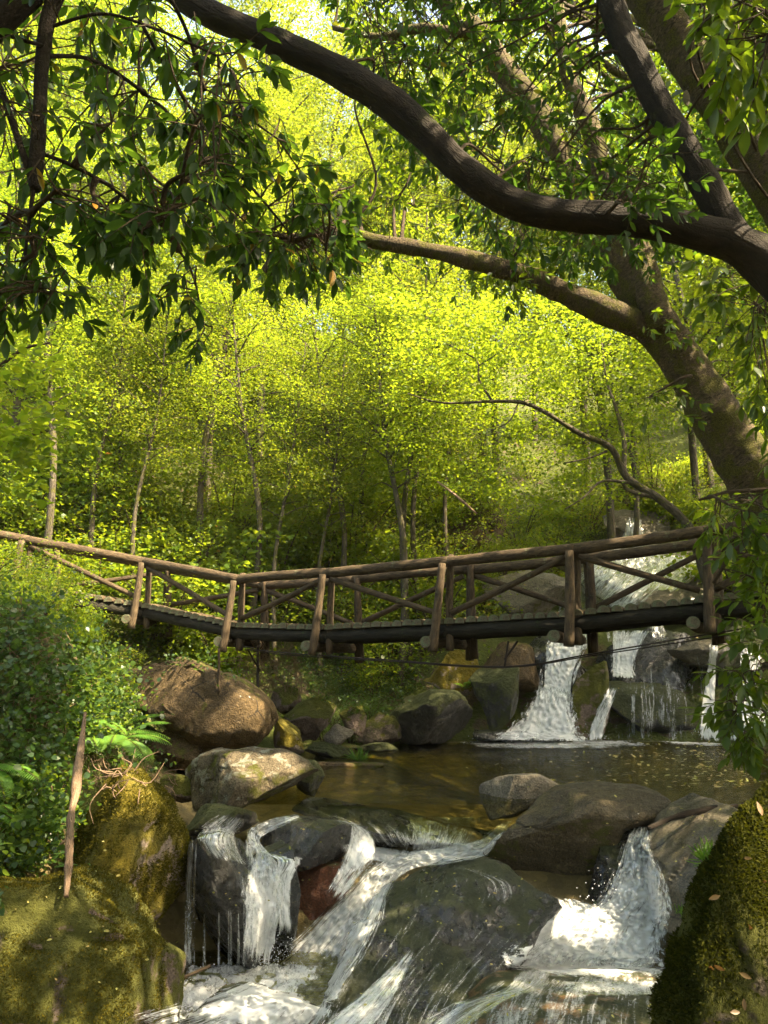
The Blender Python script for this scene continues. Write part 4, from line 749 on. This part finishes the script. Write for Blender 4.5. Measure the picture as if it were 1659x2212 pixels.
protos = [proto_tree(13, 3.0, 3.0, 390, 80, .085, 'bg', 1), proto_tree(16, 3.4, 4.5, 442, 80, .095, 'bg3', 2, lean=-.08), proto_tree(11, 2.8, 2.2, 364, 60, .10, 'bg2', 3, T=TB, lean=.14, tr=.11), proto_tree(14, 3.2, 3.4, 416, 78, .09, 'shrub', 4, lean=-.15),
 proto_tree(11, 2.0, 5.5, 182, 56, .085, 'bg3', 5, lean=.10, tr=.095), proto_tree(12, 2.0, 6.0, 182, 56, .085, 'bg2', 6, lean=-.12, tr=.12)]
GT = 'sunlit broadleaf trees on the hillside'
LT = ['tall sunlit yellow green broadleaf tree on the hillside', 'tall straight broadleaf tree high on the hillside', 'smaller bright green broadleaf tree on the hillside', 'darker green broadleaf tree on the hillside', 'slender bare stemmed tree behind the footbridge', 'leaning bare stemmed tree behind the footbridge']
used = [False]*6
def place(pr, x, y, z, rz, s, label=None, group=GT):
    o = protos[pr] if not used[pr] else copy_tree(protos[pr]); used[pr] = True
    o.location = (x, y, z); o.rotation_euler = (0, 0, rz); o.scale = (s, s, s); tag(o, label or LT[pr], 'tree', group); return o
rs = np.random.default_rng(5)
base = [(605,1130,19.6,4,.8,'slender pale trunked tree rising behind the slanting post left of the middle'), (725,1110,20.6,5,.85,'slender tree leaning left behind the middle of the footbridge'), (700,1120,19.8,4,.75,'thin grey tree just left of the tree behind the middle of the footbridge'),
 (862,1140,19.8,5,.9,'thin leaning tree left of the thicker ivy clad trunk'), (885,1120,20.2,4,1.15,'thicker ivy clad trunk right of the middle behind the footbridge'), (905,1100,21.0,4,1.,'straight trunk right beside the ivy clad one'), (100,1150,18.6,5,.9,'leaning dark trunked tree behind the left end railing'),
 (210,1120,19.6,4,.9,'slanting thin tree behind the left footbridge section'), (445,1120,21,4,1.2,'dark ivy covered trunk left of the middle, high on the slope'), (1352,1060,25,5,.9,'thin tree behind the leaning alder'), (1382,1020,29,4,1.2,'pale straight trunk in the bright gap beside the upper cascade'),
 (1560,1100,20.5,5,1.3,'stout grey trunk behind the great mossy tree'), (300,1150,19.4,4,.8,'thin tree between the two left railing posts'), (540,1140,20,5,.85,'thin tree above the kink of the footbridge'), (970,1130,22,4,.9,'thin tree beside the brown overhanging rock'),
 (250,1100,21,2,.95,None),(1490,900,26,1,1.1,None),(450,1000,24,1,1.0,None),(20,1100,21,0,1.,None),(800,1080,23.5,2,.9,None)]
for u, v, y, k, s_, lb_ in base:
    p = P(u, v, y); place(k, p[0], p[1], gz(p[0], p[1]), rs.uniform(-.5, .5) if k > 3 else rs.uniform(0, 6), s_, lb_)
for x, y, k, s_ in [(9.5,17.5,3,1.0),(12,20,1,1.1),(14,16,0,1.2),(11.5,24,1,1.25),(16,22,3,1.3),(7.8,26,1,1.2),(4,30,1,1.4),(9,33,1,1.5)]: place(k, x, y, gz(x, y), rs.uniform(0, 6), s_)
for x, y, s_ in [(-6,-6,.9),(0,-9,1.1),(7,-8,1.1),(-12,-1,1),(-13,5,1),(15,3,1),(-2.5,-4.5,.7),(13,-4,1.1),(-9,-10,1.2),(3.5,-5,.7)]: place(3, x, y, -1.5, rs.uniform(0, 6), s_, 'unseen broadleaf tree added around the viewer to block sky light', 'unseen trees added around the viewer')  # added out of view to keep sky light off the foreground
for x, y, k, s_ in [(-4.5,27,1,1.3),(-2,33,1,1.5),(-8,31,0,1.4),(-12,28,1,1.3),(1,29,0,1.3),(-16,32,1,1.5)]: place(k, x, y, gz(x, y), rs.uniform(0, 6), s_)
for k in range(26):
    for _ in range(60):
        y = rs.uniform(26, 46); x = rs.uniform(-.62*y, .60*y)
        if abs(x-(5+.12*(y-19))) < 2.2 and y < 34: continue
        break
    place(int(rs.integers(0, 4)), x, y, gz(x, y), rs.uniform(0, 6), rs.uniform(1.0, 1.5))

# ------------------------------------------------------------------ understory shrubs
def proto_shrub(r, n, size, matn, seed, T=TQ):
    rs_ = np.random.default_rng(seed); root = empty('shrub', (0, 0, 0)); mb = MB(); cl = []
    for k in range(12):
        a = rs_.uniform(0, 6.28); L = r*rs_.uniform(.6, 1.1); e = np.array([math.cos(a)*L*.8, math.sin(a)*L*.8, L*rs_.uniform(.5, 1.4)])
        tube(mb, [np.array([0, 0, -.2]), e*.5+[0, 0, .15], e], [.02, .014, .005], 4, 3)
        for q in range(n//12): cl.append(e*rs_.uniform(.3, 1.1)+rs_.normal(0, .22*r, 3))
    mb.build('stem', M['bark_thin']).parent = root; lb = MB(); clump_leaves(lb, np.array(cl), .3, 26, size, T, 1.2, .5); lb.build('foliage', M[matn]).parent = root; return root
sh = [proto_shrub(1.1, 120, .075, 'shrub', 1), proto_shrub(1.3, 132, .065, 'bg3', 2), proto_shrub(.9, 96, .085, 'bg2', 3, TB), proto_shrub(1.0, 120, .05, 'ivy', 4)]
LS_ = ['leafy green shrub on the slope behind the footbridge', 'fine leaved sunlit shrub on the slope behind the footbridge', 'broad leaved bright shrub on the slope behind the footbridge', 'dark small leaved shrub low on the bank']
us = [False]*4
def pshrub(k, x, y, s, label=None, group=None, dz=0.):
    o = sh[k] if not us[k] else copy_tree(sh[k]); us[k] = True
    o.location = (x, y, gz(x, y)+dz); o.rotation_euler = (0, 0, rs.uniform(0, 6)); o.scale = (s, s, s*rs.uniform(.8, 1.2)); tag(o, label or LS_[k], 'shrub', group or LS_[k].replace('shrub', 'shrubs')); return o
for k in range(150):
    for _ in range(60):
        y = 18.6 + 24*rs.random()**1.4; x = rs.uniform(-.62*y, .56*y)
        if x > 2.2+.02*y and abs(x-(5+.12*(y-19))) < 2.9 and y < 33: continue
        if x > 2.0 and y < 20.4: continue
        if y < 19.3 and x > -1.5: continue
        break
    pshrub(int(rs.integers(0, 3)), x, y, rs.uniform(.8, 1.5)*(1.35 if 20 < y < 30 else 1))
for u, v, y, s in [(700,1500,17.4,.55),(760,1490,17.8,.6),(820,1480,18.1,.6),(870,1470,18.5,.55),(720,1460,18.2,.7),(800,1440,18.8,.7),(560,1420,18.0,.7),(640,1440,18.2,.6),(450,1400,17.6,.7),(380,1390,16.8,.6),(300,1380,16.0,.6)]:
    p = P(u, v, y); pshrub(3, p[0], p[1], s)
for k in range(26): pshrub(int(rs.integers(0, 3)), rs.uniform(-13, 2.2), rs.uniform(20, 23.5), rs.uniform(1.3, 1.9))
for u, v, y, s, k, lb_ in [(95,1290,15.2,.9,0,None),(-20,1250,14.6,.8,1,None),(20,1300,14.5,.8,0,None),(150,1310,14.6,.7,2,'bright broad leaved bush growing up through the left end of the railing'),(60,1330,12.8,.6,3,None),(230,1330,14.8,.55,1,'small bush in front of the left deck end'),(-40,1300,13,.8,0,None),(90,1340,13.4,.6,0,None),(170,1370,13.2,.5,2,'broad leaved bush low in the ivy of the left bank'),(20,1300,16.5,.9,1,None),(120,1300,17.8,.9,0,None),(-80,1300,18,1.,2,None),(40,1420,11.4,.4,2,'bright bush in the ivy at the left edge'),(250,1420,13.4,.4,0,'small bush above the left end of the slab boulder')]:
    p = P(u, v, y); pshrub(k, p[0], p[1], s, lb_ or 'leafy bush crowding the left bank under the railing', None if lb_ else 'bushes on the left bank under the railing')

for u, v, y, k, s_ in [(930,1180,22.5,1,.8),(1085,1180,22.6,0,.8),(1000,1060,24.5,1,1.1),(950,1080,23.6,2,1.0),(1060,1080,24.4,0,1.0),(1010,1235,21.4,0,.6),(880,1180,21.5,2,.9)]: p = P(u, v, y); pshrub(k, p[0], p[1], s_, None, None, max(0, p[2]-gz(p[0], p[1])-.9))
for u, y, k, s_ in [(1060,23,0,1.),(1100,24,1,1.1),(1150,25,0,1.2),(1190,26,2,1.2),(1120,27,1,1.4),(1230,27,0,1.1),(1270,29,1,1.3),(1180,29,2,1.4),(1240,31,0,1.5),(1310,31,1,1.2),(1030,26,0,1.4),(1450,27,0,.9),(1500,26,2,.9),(1530,24,0,.9),(1480,30,1,1.2),(1560,22.5,0,.8),(1300,26,3,.7)]: p = P(u, 1150, y); pshrub(k, p[0], p[1], s_)
# ------------------------------------------------------------------ creepers, ferns, litter laid on the surfaces
def cover(name, polys, matn, size, label, cat, spread, per=5, T=TB, kind='stuff'):
    mb = MB(); tw = []
    for poly, n in polys:
        poly = np.array(poly, float); q = RNG.uniform(poly.min(0), poly.max(0), (n*3, 2)); q = q[inpoly(q, poly)][:n]; cs = []
        for u, v in q:
            h, nn = hit(u, v)
            if h is None: continue
            cs.append(np.array(h)+np.array(nn)*abs(RNG.normal(0, spread)) - np.array([0, 1, 0])*abs(RNG.normal(0, spread*.5)))
        cs = np.array(cs); clump_leaves(mb, cs, .14, per, size, T, .8, .8)
    return tag(mb.build(name, M[matn]), label, cat, kind=kind)
cover('ivy', [([(-20,1240),(180,1270),(300,1300),(320,1400),(260,1450),(270,1520),(300,1560),(200,1640),(120,1660),(130,1760),(120,1880),(40,1930),(-20,1940)], 1300), ([(150,1380),(260,1400),(280,1560),(180,1640),(120,1560)], 350)], 'ivy', .07, 'dense ivy and creepers hanging down the left bank', 'ivy', .30)
cover('creeper', [([(120,1480),(250,1440),(270,1560),(200,1630),(120,1600)], 260), ([(-20,1700),(120,1680),(140,1780),(60,1900),(-20,1900)], 260), ([(170,1380),(250,1400),(270,1540),(180,1640),(150,1540)], 220)], 'bg2', .045, 'creeper coloured yellow green as if sunlit, tumbling down the left bank', 'creeper', .28, per=4)  # leaf colour brighter than the ivy, imitating sun patches on the bank
cover('ground_cover', [([(640,1410),(900,1400),(910,1480),(850,1540),(760,1535),(660,1500)], 900), ([(230,1440),(330,1560),(330,1680),(210,1650)], 160), ([(560,1420),(640,1420),(640,1500),(590,1490)], 100), ([(270,1350),(480,1380),(560,1450),(520,1480),(400,1430),(270,1420)], 300)], 'ivy', .05, 'dark green small leaved ground cover on the bank behind the pool', 'ground cover', .12, per=6)
mb = MB(); tb = MB()
for k in range(110):                                     # trailing vines
    u = RNG.uniform(20, 300); v = RNG.uniform(1340, 1560) if u > 120 else RNG.uniform(1300, 1760); h, nn = hit(u, v)
    if h is None: continue
    a = np.array(h)+np.array(nn)*.15+[0, -.1, .1]; n_ = 8; L = RNG.uniform(.3, 1.1); t = np.linspace(0, 1, n_)[:, None]
    C = a+np.array([RNG.normal(0, .15), -.25, 0])*t**.6*L-up*L*t+np.cumsum(RNG.normal(0, .02, (n_, 3)), 0); tube(tb, C, .004, 4, 2, cap=False)
    q = np.repeat(C, 4, 0)+RNG.normal(0, .035, (n_*4, 3)); leaves(mb, q, rdir(len(q), -.4), rdir(len(q), .8)-np.array([0, .8, 0]), RNG.uniform(.035, .075, len(q)), TB)
tag(mb.build('creeper', M['ivy']), 'trailing ivy strands hanging in front of the left bank', 'creeper', kind='stuff'); tag(tb.build('vine_stems', M['twig']), 'thin brown stems of the creepers on the left bank', 'stems', kind='stuff')
def fern(base_, dirs, L, label):
    b = np.array(base_); root = empty('fern', tuple(b), label, 'fern')
    for d in dirs:
        d = nrm(np.array(d, float)[None])[0]; mb = MB(); n_ = 36; t = np.linspace(0, 1, n_)[:, None]
        C = b + d*L*t + up*(.35*L*t - .55*L*t*t); T_, U_, B_ = frames(C); s1 = nrm(np.cross(T_, up)); k = np.arange(2, n_)
        for sg in (1, -1):
            sz = L*.24*np.sin(np.pi*np.clip(1-t[2:, 0], 0, 1)**.8*.9+.12); leaves(mb, C[k], s1[k]*sg+T_[k]*.35-up*.12, np.cross(s1, T_)[k]+0*k[:, None], sz, TL, .30)
        o = mb.build('frond', M['fern'], root); mb2 = MB(); tube(mb2, C[::5], .003, 4, 2, cap=False); put(mb2.build('stalk', M['bark_thin']), root)
def hb(U, V, dy=0): h, _ = hit(U, V); return np.array(h)-[0, dy, 0]
fern(hb(230,1600,.1), [(1,-.1,.25),(.8,-.5,0),(.9,.1,.6)], .95, 'sunlit fern arching out over the slab boulder from the left bank')
fern(P(255,1600,10.3), [(1,-.2,.15),(.7,-.7,-.05),(.9,.1,.5),(.2,-1,.2)], .75, 'bright fern reaching over the brown rock beneath the slab boulder')
fern(P(215,1560,10.4), [(-.6,-.8,.1),(.3,-1,.1),(.9,-.5,-.1)], .5, 'small bright fern among the creepers above the sun-tinted moss boulder')
fern(hb(190,1600,.1), [(-.8,-.6,.3),(-.3,-1,.2),(.5,-.8,.1),(-1,.1,.5)], .75, 'green fern in the middle of the left bank above the sun-tinted moss boulder')
fern(hb(-30,1660,.1), [(1,-.3,.1),(.8,-.8,-.1)], .75, 'pale green fern frond poking in from the left edge')
fern(hb(-30,1750,.1), [(1,-.3,-.05),(.8,-.5,.3)], .5, 'small bright fern at the left edge below the larger one')
fern(hb(180,1870,.05), [(1,-.3,.3),(.5,-.8,.2),(-.6,-.6,.3)], .28, 'tiny fern at the foot of the leaning dead branch')
fern(hb(1005,1490,.05), [(1,-.3,.5),(-.7,-.6,.6),(.1,-.9,.7),(.5,-.3,1)], .45, 'small fern on the mossy block left of the waterfall')
# grass tufts
def tuft(U, V, L, n, label, matn='fern'):
    b = hb(U, V); mb = MB(); d = rdir(n, 1.4); leaves(mb, b+RNG.normal(0, .04, (n, 3))*[1, 1, .1], d, rdir(n), L*RNG.uniform(.5, 1.2, n), TL, .14)
    o = mb.build('grass_tuft', M[matn]); tag(o, label, 'grass')
tuft(775,1645,.28,60,'bright grass tuft on the flat brown rock at the pool shore'); tuft(1530,1865,.22,90,'grass tuft on the rock shelf right of the right cascade'); tuft(1475,1975,.12,40,'small green tuft low on the rock shelf by the mossy trunk'); tuft(1290,1960,.1,18,'tiny weed on the wet slab beside the foam')
# leaning dead branch, sticks and dead twigs
yb = hit(143, 1930)[0].y-.10
ds = MB(); limb(ds, [(184,1540,yb+1.1,3),(176,1610,yb+.9,7),(170,1650,yb+.75,9),(163,1710,yb+.6,8.5),(153,1765,yb+.45,7.5),(149,1850,yb+.2,7.5),(146,1900,yb+.08,7),(143,1937,yb,5)], seg=10, amp=.22, fq=14); limb(ds, [(150,1808,yb+.3,4),(138,1818,yb+.28,3),(130,1824,yb+.28,2)], seg=6)
tag(ds.build('dead_branch', M['twig']), 'bare brown dead branch leaning upright against the sun-tinted moss boulder', 'branch')
ds = MB(); limb(ds, [(270,2165,7.0,2),(330,2140,7.1,3),(400,2110,7.3,3.5),(455,2086,7.4,3)], seg=7, amp=.15, fq=12); tag(ds.build('stick', M['bark_thin']), 'dark stick reaching from the bottom left boulder over the foam', 'stick')
ds = MB(); limb(ds, [(1400,1790,8.6,4),(1450,1768,8.7,6),(1520,1750,8.8,6),(1590,1742,8.9,5),(1650,1725,9.0,4)], seg=8, amp=.25, fq=10); tag(ds.build('driftwood', M['bark_dark']), 'dark driftwood stick lying on the shelf right of the right cascade', 'driftwood')
ds = MB(); limb(ds, [(945,1040,16.5,2),(990,1075,16.3,3),(1030,1110,16.2,2)], seg=6, amp=.15, fq=9); tag(ds.build('dead_branch', M['twig']), 'pale dead branch hanging in front of the brown overhang', 'branch')
def tangle(name, polyc, n, L, label, y=None):
    mb = MB(); polyc = np.array(polyc, float); q = RNG.uniform(polyc.min(0), polyc.max(0), (n*3, 2)); q = q[inpoly(q, polyc)][:n]
    for u, v in q:
        h, _ = hit(u, v)
        if h is None: continue
        a = np.array(h)-[0, abs(RNG.normal(0, .2))+.03, 0] if y is None else P(u, v, y+RNG.normal(0, .15)); d = rdir(1)[0]*L*RNG.uniform(.5, 1.2); d[1] *= .4; d[2] -= .15*L
        tube(mb, [a, a+d*.5+RNG.normal(0, .1*L, 3), a+d], [.007, .006, .003], 4, 3, cap=False)
    tag(mb.build(name, M['twig']), label, 'twigs', kind='stuff')
tangle('dead_twigs', [(510,1400),(640,1400),(650,1470),(590,1500),(500,1440)], 260, .5, 'tangle of dry brown twigs hanging behind the slab boulder', 16.6)
tangle('dead_twigs', [(170,1650),(260,1640),(400,1660),(390,1700),(200,1700)], 90, .35, 'dry grass and twigs lying over the sun-tinted moss boulder')
tangle('hanging_roots', [(0,1320),(220,1340),(200,1600),(60,1560)], 160, .5, 'dry roots and vines hanging in the ivy on the left bank')
tangle('dead_vines', [(640,1020),(800,980),(820,1180),(640,1200)], 420, 1.2, 'dry vines tangled on the slope behind the middle of the footbridge')
# fallen leaves on rock, leaf shaped yellow flecks on water
mb = MB(); LPp = []
for poly, n in [([(420,1770),(800,1760),(780,1900),(420,2000)], 60), ([(640,1880),(1200,1880),(1100,2100),(700,2212)], 60), ([(60,1700),(400,1680),(390,2150),(0,2150)], 45), ([(1050,1690),(1440,1690),(1300,1900),(1050,1900)], 16), ([(1080,2130),(1420,2110),(1420,2212),(1000,2212)], 30), ([(1290,1480),(1540,1480),(1540,1600),(1290,1600)], 40), ([(1440,1740),(1640,1720),(1560,1900),(1450,1900)], 30)]:
    poly = np.array(poly, float); q = RNG.uniform(poly.min(0), poly.max(0), (n*4, 2)); q = q[inpoly(q, poly)][:n]
    for u, v in q:
        h, nn = hit(u, v)
        if h: LPp.append((np.array(h)+np.array(nn)*.10*(1 if 0 else .12)+np.array([0, -.02, .02]), np.array(nn), RNG.uniform(.022, .045)))
for _ in range(420):
    u = 1659-abs(RNG.normal(0, 230)); v = RNG.uniform(1604, 1700); LPp.append((onz(u, v, .02), up, RNG.uniform(.06, .12)))
pp = np.array([a for a, _, _ in LPp]); nn_ = np.array([b for _, b, _ in LPp]); sz = np.array([c for _, _, c in LPp])
leaves(mb, pp, rdir(len(pp))*[1, 1, .2], nn_+RNG.normal(0, .2, pp.shape), sz, TL, 1.1); tag(mb.build('leaves_and_flecks', M['fallen']), 'small yellow fallen leaves scattered on the rocks and leaf shaped yellow flecks on the pool', 'leaves', kind='stuff')

# ------------------------------------------------------------------ foreground mossy trunk, bottom right, with moss tufts
mt = rock('mossy_tree', [(1430,2330),(1436,2140),(1478,2040),(1540,1900),(1592,1780),(1662,1690),(1800,1600),(1950,1700),(1980,2330)], 2.7, .35, 'moss_dark', 'moss covered leaning trunk filling the bottom right corner', seed=70, amp=.06, cat='tree trunk', rough=1.4, pw=.75, refit=False, fac=3)
def fuzz(obj, n, size, cond=.0, mname='mossfuzz'):
    me = obj.data; V = np.empty(len(me.vertices)*3); me.vertices.foreach_get('co', V); V = V.reshape(-1, 3)
    NV = np.empty(len(V)*3); me.vertices.foreach_get('normal', NV); NV = NV.reshape(-1, 3); f = np.empty(len(me.polygons)*3, int); me.polygons.foreach_get('vertices', f); f = f.reshape(-1, 3)
    c = V[f].mean(1); nv = nrm(NV[f[:, 0]]); wpos = c+np.array(obj.location); ar = np.linalg.norm(np.cross(V[f[:, 1]]-V[f[:, 0]], V[f[:, 2]]-V[f[:, 0]]), axis=1)
    vis = (nv*(np.array([0, 0, CAMZ])-wpos)).sum(1) > -.3; pr_ = ar*vis*np.clip(fbm(wpos*3, 5, 3)*1.2+.5+nv[:, 2]*.5-cond, 0.02, 1.); pr_ /= pr_.sum()
    k = RNG.choice(len(f), n, p=pr_); b = RNG.dirichlet([1, 1, 1], n); pos = (V[f[k]]*b[..., None]).sum(1)
    mb = MB(); leaves(mb, pos, nv[k]*.8+rdir(n)*.8+up*.15, rdir(n), size*RNG.uniform(.5, 1.3, n), TQ, .6)
    o = mb.build('moss', M[mname]); o.parent = obj; o['kind'] = 'stuff'
M['mossfuzz'] = leaf_mat('moss_fibres', [(.03, .03, .005), (.085, .075, .008), (.15, .12, .010)], (.2, .2, .02), .3, .8, .1)  # fibres lightened so the golden sun fleck shows stronger
M['mossdark'] = leaf_mat('dark_moss_fibres', [(.014, .018, .003), (.04, .045, .005), (.075, .075, .008)], (.12, .14, .01), .25, .8, .1)
fuzz(mt, 60000, .016, -.3, 'mossdark')
for o in list(COL.objects):
    l = o.get('label', '')
    if 'golden moss behind' in l: fuzz(o, 26000, .028, .1)
    if 'bottom left corner' in l: fuzz(o, 26000, .024, .35)
# dry leaves caught on the trunk
mb = MB(); 
for u, v in [(1490,2040),(1550,1930),(1600,1850),(1480,2100),(1560,2090),(1590,2095),(1530,2080),(1640,1760),(1600,2150),(1570,2180),(1650,1900),(1620,2000)]:
    h = mt.ray_cast(CAM-mt.location, Vector(ray(u, v)).normalized())
    if h[0]: leaves(mb, (np.array(h[1])+np.array(mt.location)-[0, .02, 0])[None], rdir(1), -ray(u, v)[None]+RNG.normal(0, .4, (1, 3)), [RNG.uniform(.022, .045)], TL, 1.)
M['deadleaf'] = leaf_mat('dead_leaf', [(.16, .09, .03), (.30, .18, .06)], (.3, .15, .04), .2)
if mb.n: tag(mb.build('dead_leaves', M['deadleaf']), 'curled brown leaves caught in the moss of the corner trunk', 'leaves', kind='stuff')

# ------------------------------------------------------------------ haze in the valley
zt = 52.0; zb = float(GZ.min())-1.5
hv = np.array([(x, y, z) for z in (zb, zt) for x, y in ((-45, -20), (45, -20), (45, 75), (-45, 75))], float)
m, t = mat('haze_air'); n = N(t); o_ = n('OutputMaterial'); pv_ = n('VolumePrincipled', {'Color': (.98, .96, .85, 1), 'Density': .0004, 'Anisotropy': .35}); t.links.new(pv_.outputs[0], o_.inputs['Volume'])
hz = mk('haze', hv, np.array([[0, 3, 2, 1], [4, 5, 6, 7], [0, 1, 5, 4], [1, 2, 6, 5], [2, 3, 7, 6], [3, 0, 4, 7]]), m, smooth=False); hz['kind'] = 'stuff'
